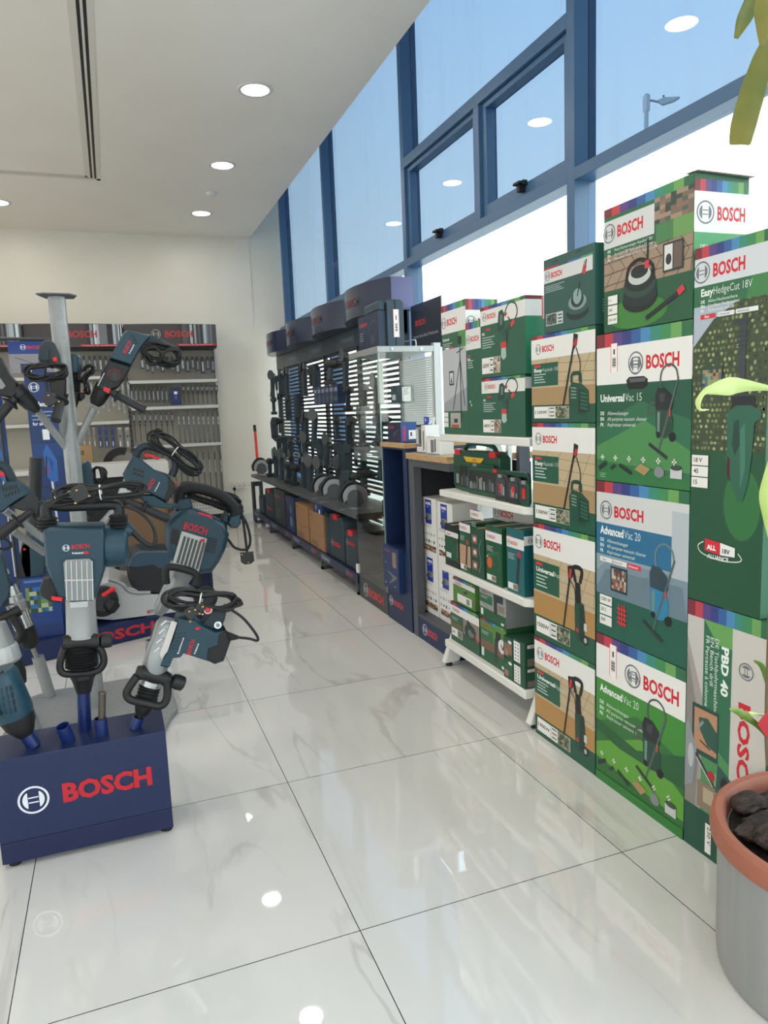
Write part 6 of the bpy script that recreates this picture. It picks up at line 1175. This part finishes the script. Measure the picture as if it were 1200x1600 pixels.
# ================================================================== SILVER TOOL TREE
t = thing('tool_tree', 'silver steel tool tree with central pole, sloping arms and hexagonal base plate', 'display stand', (-.64, 1.86, 0))
GP = noisy('silver_powder_coat', '8f9292', '979a9a', 40, .36, 0, 3, (1, 1, 1), .25)
b = MB(); b.prism([(-.31, 1.60, .002), (-.345, 1.53, .002), (-.42, 1.26, .002), (-.9, 1.26, .002), (-1.02, 1.6, .002), (-.94, 2.06, .002), (-.845, 2.11, .002), (-.74, 2.105, .002), (-.36, 2.11, .002), (-.32, 2.09, .002)], (0, 0, .02), GP); b.build('base_plate', t, bevel=.003)
PB = Vector((-.645, 1.82, .022)); Pt = Vector((-.645, 1.82, 1.815)); b = MB(); b.cyl(PB, Pt, .034, GP, None, 32); b.build('pole', t)
b = MB(); b.prism([(-.72, 1.77, 1.816), (-.69, 1.75, 1.816), (-.59, 1.76, 1.816), (-.565, 1.80, 1.816), (-.58, 1.88, 1.816), (-.69, 1.88, 1.816)], (0, 0, .006), M('5d6062', .4, .4)); b.build('top_plate', t, bevel=.001)
def arm(a, c, Yt, r=.0155): lo = at(a[0], a[1], 1, 1.82); b = MB(); b.cyl(lo, at(c[0], c[1], 1, Yt), r, GP, None, 24); return b.build('arm', t)
arm((120, 694), (147, 637), 1.79); arm((108, 705), (59, 642), 1.74); arm((116, 690), (114, 638), 1.86); arm((98, 690), (96, 625), 1.7, .013)
arm((124, 860), (180, 795), 1.80); arm((70, 864), (20, 829), 1.7); arm((120, 880), (8, 797), 1.66)
for lo, hi, r, six in (((236, 1066), (236, 1000), .026, 0), ((78, 1087), (59, 1026), .0265, 1), ((52, 1140), (34, 1092), .032, 0)):
    Yt = at(lo[0], lo[1], 2, .022).y; Yt = min(Yt, 2.05); L0 = at(lo[0], lo[1], 1, Yt); L0.z = .0215; sleeve(L0, at(hi[0], hi[1], 1, Yt), r, GP, t, 'base_sleeve')
# ------------------------------------------------------------------ jack hammer with handle loop (right of centre)
T = Tool('demolition_hammer', 'tilted teal breaker with silver slotted grille and round black top handle', 1.9, base=(238, 1000))
T.bar('chisel', [(237, 1004), (243, 974)], .011, M('5d5a57', .4, .6), smooth=False)
T.turn('barrel', (246, 960), (286, 893), [(0, .02), (.15, .034), (.5, .045), (1, .052)], M('8d9091', .38, .6))
T.slab('body', [(260, 832), (264, 815), (282, 799), (300, 796), (330, 807), (351, 818), (359, 836), (353, 860), (343, 880), (332, 896), (309, 899), (270, 880), (261, 858)], TEAL, .20, y0=-.09, inset=.022, bevel=.004)
T.slab('grille', [(284, 830), (324, 842), (310, 896), (270, 881)], M('b4b5b2', .4, .3), .02, y0=-.103, inset=.003)
b = MB()
for i in range(6):
    u = i/6+.05; X0, Y0_ = 285.5+u*36, 837+u*11; b.prism([T.p(X0, Y0_, -.1045), T.p(X0+4, Y0_+1.2, -.1045), T.p(X0+4-12, Y0_+43, -.1045), T.p(X0-12, Y0_+42, -.1045)], (0, .003, 0), M('4a4d4e', .5))
b.build('grille_slots', T.t)
b = MB(); b.prism([T.p(268, 826, -.094), T.p(280, 829, -.094), T.p(277, 853, -.094), T.p(266, 848, -.094)], (0, .006, 0), BLK); b.build('control_panel', T.t)
T.text('BOSCH', (286, 826), (322, 836), .034, BRED, -.0935); b = MB(); b.box(T.p(313, 847, -.1035), T.p(320, 842, -.1045), BRED); b.build('class_mark', T.t)
b = MB()
for i in range(4):
    for j in range(6): b.box(T.p(323+i*4.5-j*.8, 842+j*4+i, -.0935), T.p(325.5+i*4.5-j*.8, 839.5+j*4+i, -.0895), BLK)
b.build('air_vents', T.t)
T.slab('handle_bracket', [(273, 797), (280, 780), (297, 778), (302, 792), (290, 800)], TEAL, .07); T.slab('handle_bracket', [(356, 818), (360, 808), (376, 804), (377, 818), (370, 826), (361, 825)], TEAL, .08); T.slab('handle_bracket', [(345, 815), (352, 797), (358, 800), (356, 820)], TEALD, .04)
T.bar('top_handle', [(280, 786), (281, 771), (290, 763), (310, 763), (335, 770), (355, 781), (367, 796), (368, 812)], .027, RUB, seg=18)
T.slab('switch', [(307, 803), (311, 800), (331, 807), (333, 811), (326, 811)], RED, .05, y0=-.08, inset=.004)
T.bar('side_handle', [(260, 912), (259, 893), (265, 886), (285, 889), (303, 895), (308, 904), (306, 914)], .017, BLK, -.11)
T.turn('neck', (276, 902), (287, 880), [(0, .048), (1, .06)], M('8d9091', .38, .5), -.02)
T.coil('power_cord', 333, 777, 54, 13, 18, n=6, r=.0062, dy=.03, seed=4, waist=.6)
T.bar('cord_lead', [(350, 836), (358, 845), (366, 855), (378, 859), (388, 856), (391, 842), (386, 820), (376, 800), (370, 788)], .0062, CORD, 0); T.bar('plug_cord', [(374, 790), (380, 815), (384, 845), (386, 862)], .0062, CORD, -.01); T.plug(387, 872, 180, -.02, .062)
# ------------------------------------------------------------------ rotary hammer top right on the tree
def rotary(lab, Y, base):
    return Tool('rotary_hammer', lab, Y, base=base)
T = rotary('teal rotary hammer with black gearbox pointing down on the upper right arm', 1.79, (146, 637))
T.slab('motor_body', [(193, 519), (200, 515), (222, 520), (236, 524), (222, 542), (213, 557), (205, 572), (186, 566), (170, 561), (175, 552)], TEAL, .075, inset=.012)
T.slab('handle', [(225, 520), (240, 524), (259, 534), (271, 540), (268, 549), (252, 542), (233, 536), (220, 543)], TEALD, .042, inset=.008)
T.slab('gearbox', [(170, 561), (205, 572), (196, 591), (184, 606), (170, 611), (154, 600), (158, 585)], BLK, .085, inset=.010)
T.turn('neck', (164, 603), (148, 633), [(0, .038), (.3, .036), (.5, .034), (.8, .030), (1, .018)], BLK); T.turn('depth_gauge', (163, 583), (153, 603), [(0, .003), (1, .003)], SILV, -.05)
b = MB(); q = T.p(179, 588, -.043); b.cyl(q-Vector((0, .008, 0)), q+Vector((0, .003, 0)), .024, M('1f2124', .4)); b.box(q-Vector((.006, .014, .018)), q+Vector((.006, -.008, .018)), M('2c2e31', .4)); b.build('mode_dial', T.t)
b = MB(); b.tube([q+Vector((.028*math.cos(a*.3), -.001, .028*math.sin(a*.3))) for a in range(12)], .001, RED, 5); b.build('dial_mark', T.t)
T.turn('clamp_ring', (153, 600), (172, 611), [(0, .022), (1, .024)], M('26282b', .5), -.02); b = MB(); b.prism([T.p(163, 604, -.047), T.p(173, 608, -.047), T.p(170, 615, -.047), T.p(161, 610, -.047)], (0, .02, 0), RED); b.build('release_button', T.t)
T.turn('side_handle', (172, 612), (227, 641), [(0, .012), (.16, .018), (.2, .030), (.23, .030), (.25, .016), (.9, .018), (.97, .021), (1, .014)], M('232528', .5), -.03)
T.text('BOSCH', (197, 553), (206, 535), .017, BRED, -.0385); T.text('Professional', (203, 553), (210, 539), .006, WHT, -.0385, .02)
b = MB()
for i in range(5): b.box(T.p(204+i*1.6, 524+i*3, -.0385), T.p(210+i*1.6, 525.5+i*3, -.037), BLK)
b.build('air_vents', T.t)
b = MB(); b.ball(T.p(221, 541, -.02), (.006, .01, .010), RED); b.build('switch', T.t)
T.coil('power_cord', 252, 553, 32, 15, 12, n=7, r=.0050, dy=-.03, seed=6, waist=.9, tie=False); T.coil('cord_loop', 238, 556, 14, 12, 70, n=3, r=.0046, dy=-.06, seed=12, waist=1, tie=False); T.coil('cord_loop', 268, 558, 15, 10, 20, n=3, r=.0046, dy=-.06, seed=13, waist=1, tie=False)
# ------------------------------------------------------------------ tool left of pole seen end on
T = rotary('drill seen from behind with coiled cable and red switch left of the pole', 1.68, (96, 625))
T.slab('handle', [(59, 560), (60.5, 542), (67, 532), (77, 529), (85, 536), (92, 552), (95, 570), (80, 575), (62, 568)], M('2a3338', .55), .07, inset=.012); T.slab('handle_insert', [(60, 560), (61, 546), (68, 540), (76, 545), (77, 562), (70, 566)], TEALD, .01, y0=-.043, inset=.002)
T.slab('switch', [(82, 559), (88, 557), (90, 565), (83, 566)], RED, .03, y0=-.05, inset=.002)
T.slab('gearbox', [(75, 590), (102, 590), (102, 618), (98, 626), (84, 626), (78, 610)], BLK, .10, inset=.01)
T.turn('side_handle', (95, 625), (87, 657), [(0, .030), (.06, .032), (.1, .018), (.9, .019), (1, .020)], M('232528', .5), -.05, -.10)
T.turn('chuck', (95, 616), (96, 632), [(0, .03), (1, .018)], BLK, 0)
T.coil('power_cord', 71, 580, 34, 14, -4, n=7, r=.0050, dy=-.06, seed=2, waist=.8); T.bar('plug_cord', [(70, 592), (73, 602), (74, 612)], .005, CORD, -.06, seg=8); T.plug(79, 624, 20, -.07, .055)
# ------------------------------------------------------------------ tool right of pole
T = rotary('teal tool with ribbed rubber sleeve hanging close behind the pole', 1.86, (115, 640))
T.turn('motor_body', (115, 554), (116, 582), [(0, .020), (.12, .030), (.8, .032), (1, .030)], TEAL); T.bellows('ribbed_sleeve', (116, 582), (117, 612), .030, n=8, r2=.024); T.turn('chuck', (117, 612), (115, 640), [(0, .026), (.4, .024), (.5, .02), (1, .008)], BLK)
T.slab('side_clamp', [(122, 614), (133, 613), (133, 621), (125, 628)], BLK, .04); b = MB(); b.ball(T.p(131, 576.5+37, -.0), (.005, .005, .006), RED); b.build('switch', T.t)
T.coil('power_cord', 134, 582, 17, 9, -38, n=5, r=.0048, seed=7, waist=.6, tie=False); T.coil('cord_tail', 135, 606, 10, 5, 80, n=3, r=.0045, seed=8, waist=.6, tie=False)
T.bar('tip', [(118, 640), (118, 672)], .006, BLK, smooth=False)
# ------------------------------------------------------------------ drill at upper left edge
T = rotary('black drill with side handle pointing down right at the left photo edge', 1.72, (59, 642))
T.slab('gearbox', [(-12, 552), (0, 557), (13, 584), (27, 598), (27, 616), (21, 624), (0, 618), (-12, 612)], BLK, .08, inset=.012); T.turn('neck', (24, 608), (59, 643), [(0, .040), (.3, .038), (.35, .034), (.7, .030), (1, .016)], M('202225', .5))
T.turn('side_handle', (24, 622), (-6, 656), [(0, .014), (.15, .018), (.25, .034), (.29, .034), (.32, .018), (1, .02)], M('232528', .5), -.03); T.slab('label_plate', [(-6, 592), (0, 590), (9, 603), (4, 608), (-6, 607)], M('8a8d8f', .4), .004, y0=-.045, inset=.001)
T.slab('motor_body', [(-40, 500), (-20, 498), (-8, 550), (-10, 612), (-45, 570)], TEAL, .075, inset=.012)
# ------------------------------------------------------------------ drill at lower left edge
T = rotary('teal drill with red trigger and vent slots at the left edge above its side handle', 1.60, (62, 808))
T.slab('motor_body', [(-20, 742), (0, 760), (16, 750), (29, 752), (42, 764), (47, 772), (32, 780), (13, 793), (4, 801), (-20, 800)], TEAL, .075, inset=.012); T.bar('handle', [(-30, 722), (-6, 726), (6, 729), (14, 740), (20, 754)], .019, TEALD, seg=16)
T.slab('gearbox', [(46, 768), (57, 782), (62, 796), (60, 806), (46, 797), (36, 799), (14, 792), (33, 779)], M('23272b', .5), .08, inset=.010); T.turn('neck', (52, 788), (65, 812), [(0, .034), (.4, .030), (1, .024)], BLK)
T.slab('trigger', [(-6, 740), (6, 736), (9, 746), (0, 744)], RED, .025, inset=.002)
b = MB()
for i in range(5): b.box(T.p(4+i*5, 768-i*1, -.039), T.p(6.4+i*5, 761-i*1, -.037), BLK); b.box(T.p(8+i*5, 778-i*2, -.039), T.p(10+i*5, 772-i*2, -.037), BLK)
b.build('air_vents', T.t)
T.turn('side_handle', (50, 798), (-4, 838), [(0, .012), (.25, .014), (.38, .016), (.40, .034), (.43, .034), (.45, .020), (1, .022)], M('232528', .5), -.05)
T.coil('power_cord', -4, 848, 22, 7, 10, n=2, r=.0045, seed=5, waist=1, tie=False)
# ------------------------------------------------------------------ second level right: rotary hammer
T = rotary('teal combi hammer with loop handle and red trigger on the middle right arm', 1.80, (180, 795))
T.slab('body', [(192, 742), (203, 722), (210, 711), (221, 718), (242, 735), (261, 741), (274, 756), (276, 766), (261, 785), (233, 771), (197, 767)], TEAL, .085, inset=.012)
T.bar('loop_handle', [(212, 716), (215, 706), (222, 699), (232, 697), (248, 702), (265, 709), (273, 719), (273, 732), (268, 744)], .0165, TEALD, seg=16)
T.slab('trigger', [(225, 708), (240, 711), (251, 716), (246, 719), (234, 714), (226, 715)], RED, .03, inset=.003)
T.slab('rear_cap', [(262, 744), (274, 756), (276, 766), (261, 785), (255, 782), (262, 762)], BLK, .088, inset=.006); T.slab('front_plate', [(186, 767), (198, 739), (203, 742), (205, 768), (212, 776), (184, 773)], M('b5b8b8', .35, .4), .07, inset=.006)
T.slab('lower_body', [(214, 774), (240, 774), (262, 787), (278, 790), (270, 796), (232, 792)], M('1b3f4e', .45), .07, inset=.01)
T.text('BOSCH', (235, 765), (243, 750), .018, BRED, -.0435); T.text('Professional', (243, 768), (250, 754), .006, WHT, -.0435, .02); b = MB()
for i in range(3):
    for j in range(2): b.box(T.p(208+i*6, 742+i*2-j*7, -.0435), T.p(213+i*6, 738+i*2-j*7, -.042), BLK)
b.build('control_buttons', T.t); b = MB(); b.ball(T.p(274, 755, -.02), (.007, .01, .008), RED); b.build('red_knob', T.t)
T.turn('side_handle', (196, 781), (264, 812), [(0, .014), (.3, .016), (.36, .018), (.39, .034), (.42, .034), (.45, .018), (.93, .020), (1, .016)], M('232528', .5), -.05)
T.turn('neck', (196, 775), (183, 795), [(0, .034), (1, .02)], BLK)
T.coil('power_cord', 274, 706, 49, 15, 40, n=7, r=.0050, dy=-.02, seed=5, waist=.5)
# ------------------------------------------------------------------ tool behind the pole
T = rotary('teal handle of a tool with coiled cable just right of the pole', 1.95, (136, 790))
T.slab('handle', [(126, 728), (129, 722), (136, 720), (142, 725), (147, 752), (148, 760), (126, 757)], TEAL, .06, inset=.01); T.slab('body', [(128, 757), (148, 760), (152, 800), (140, 812), (130, 800)], BLK, .07, inset=.01); T.coil('power_cord', 154, 742, 14, 9, 75, n=6, r=.0048, seed=14, waist=1, tie=False)
# ------------------------------------------------------------------ lower left hammers standing in the base sleeves
T = Tool('demolition_hammer', 'chrome barrelled hammer with bit standing in the hexagonal silver base sleeve', 1.98, base=(56, 1026))
T.bar('bit_shank', [(58, 1028), (50, 1010)], .011, M('8d8a86', .35, .7), smooth=False); T.turn('tool_chuck', (50, 1012), (38, 980), [(0, .02), (.15, .035), (.5, .042), (1, .042)], RUB); T.turn('barrel', (38, 980), (28, 956), [(0, .042), (1, .044)], CHROME); T.turn('front_housing', (28, 952), (16, 915), [(0, .040), (.3, .046), (.35, .036), (.6, .036), (.62, .028), (1, .024)], M('aeb1b3', .25, .8))
T.turn('handle_clamp', (32, 953), (-4, 968), [(0, .022), (.2, .026), (.4, .020), (1, .020)], BLK, -.04); T.bar('d_handle', [(18, 962), (32, 985), (28, 1000), (10, 1010), (-8, 1016)], .018, BLK, -.06); T.slab('body', [(-12, 860), (2, 868), (16, 912), (14, 932), (-2, 958), (-14, 958)], TEAL, .09, inset=.012); T.turn('cable_boot', (6, 886), (16, 915), [(0, .006), (.3, .010), (.5, .010), (1, .016)], BLK); T.turn('boot_ring', (8, 890), (11, 897), [(0, .012), (1, .012)], SILV, -.01)
T = Tool('demolition_hammer', 'hammer with big black chuck and white collar standing in the round silver sleeve', 1.6, base=(30, 1080))
T.bar('bit_shank', [(36, 1092), (27, 1068)], .013, M('55585a', .4, .6), smooth=False); T.turn('shank_collar', (39, 1092), (35, 1086), [(0, .016), (1, .016)], WHT); T.turn('tool_chuck', (27, 1074), (14, 1034), [(0, .022), (.12, .04), (.5, .05), (.85, .048), (1, .042)], RUB); T.turn('collar', (14, 1036), (6, 1008), [(0, .040), (.2, .052), (.9, .050), (1, .046)], M('b9bcbd', .35, .4)); T.turn('barrel', (6, 1010), (-6, 975), [(0, .044), (1, .036)], M('9ea1a3', .35, .5))
# ------------------------------------------------------------------ small bottles of detail on the floor: decal mark
b = MB(); A = Art(b, (.0, 0, .0003), (1, 0, 0), (0, 1, 0), (0, 0, 1), .1, .1, .0001)
# ================================================================== tidy: every label short enough
for o in list(bpy.data.objects):
    if o.name == 't' and o.users == 0: bpy.data.objects.remove(o)
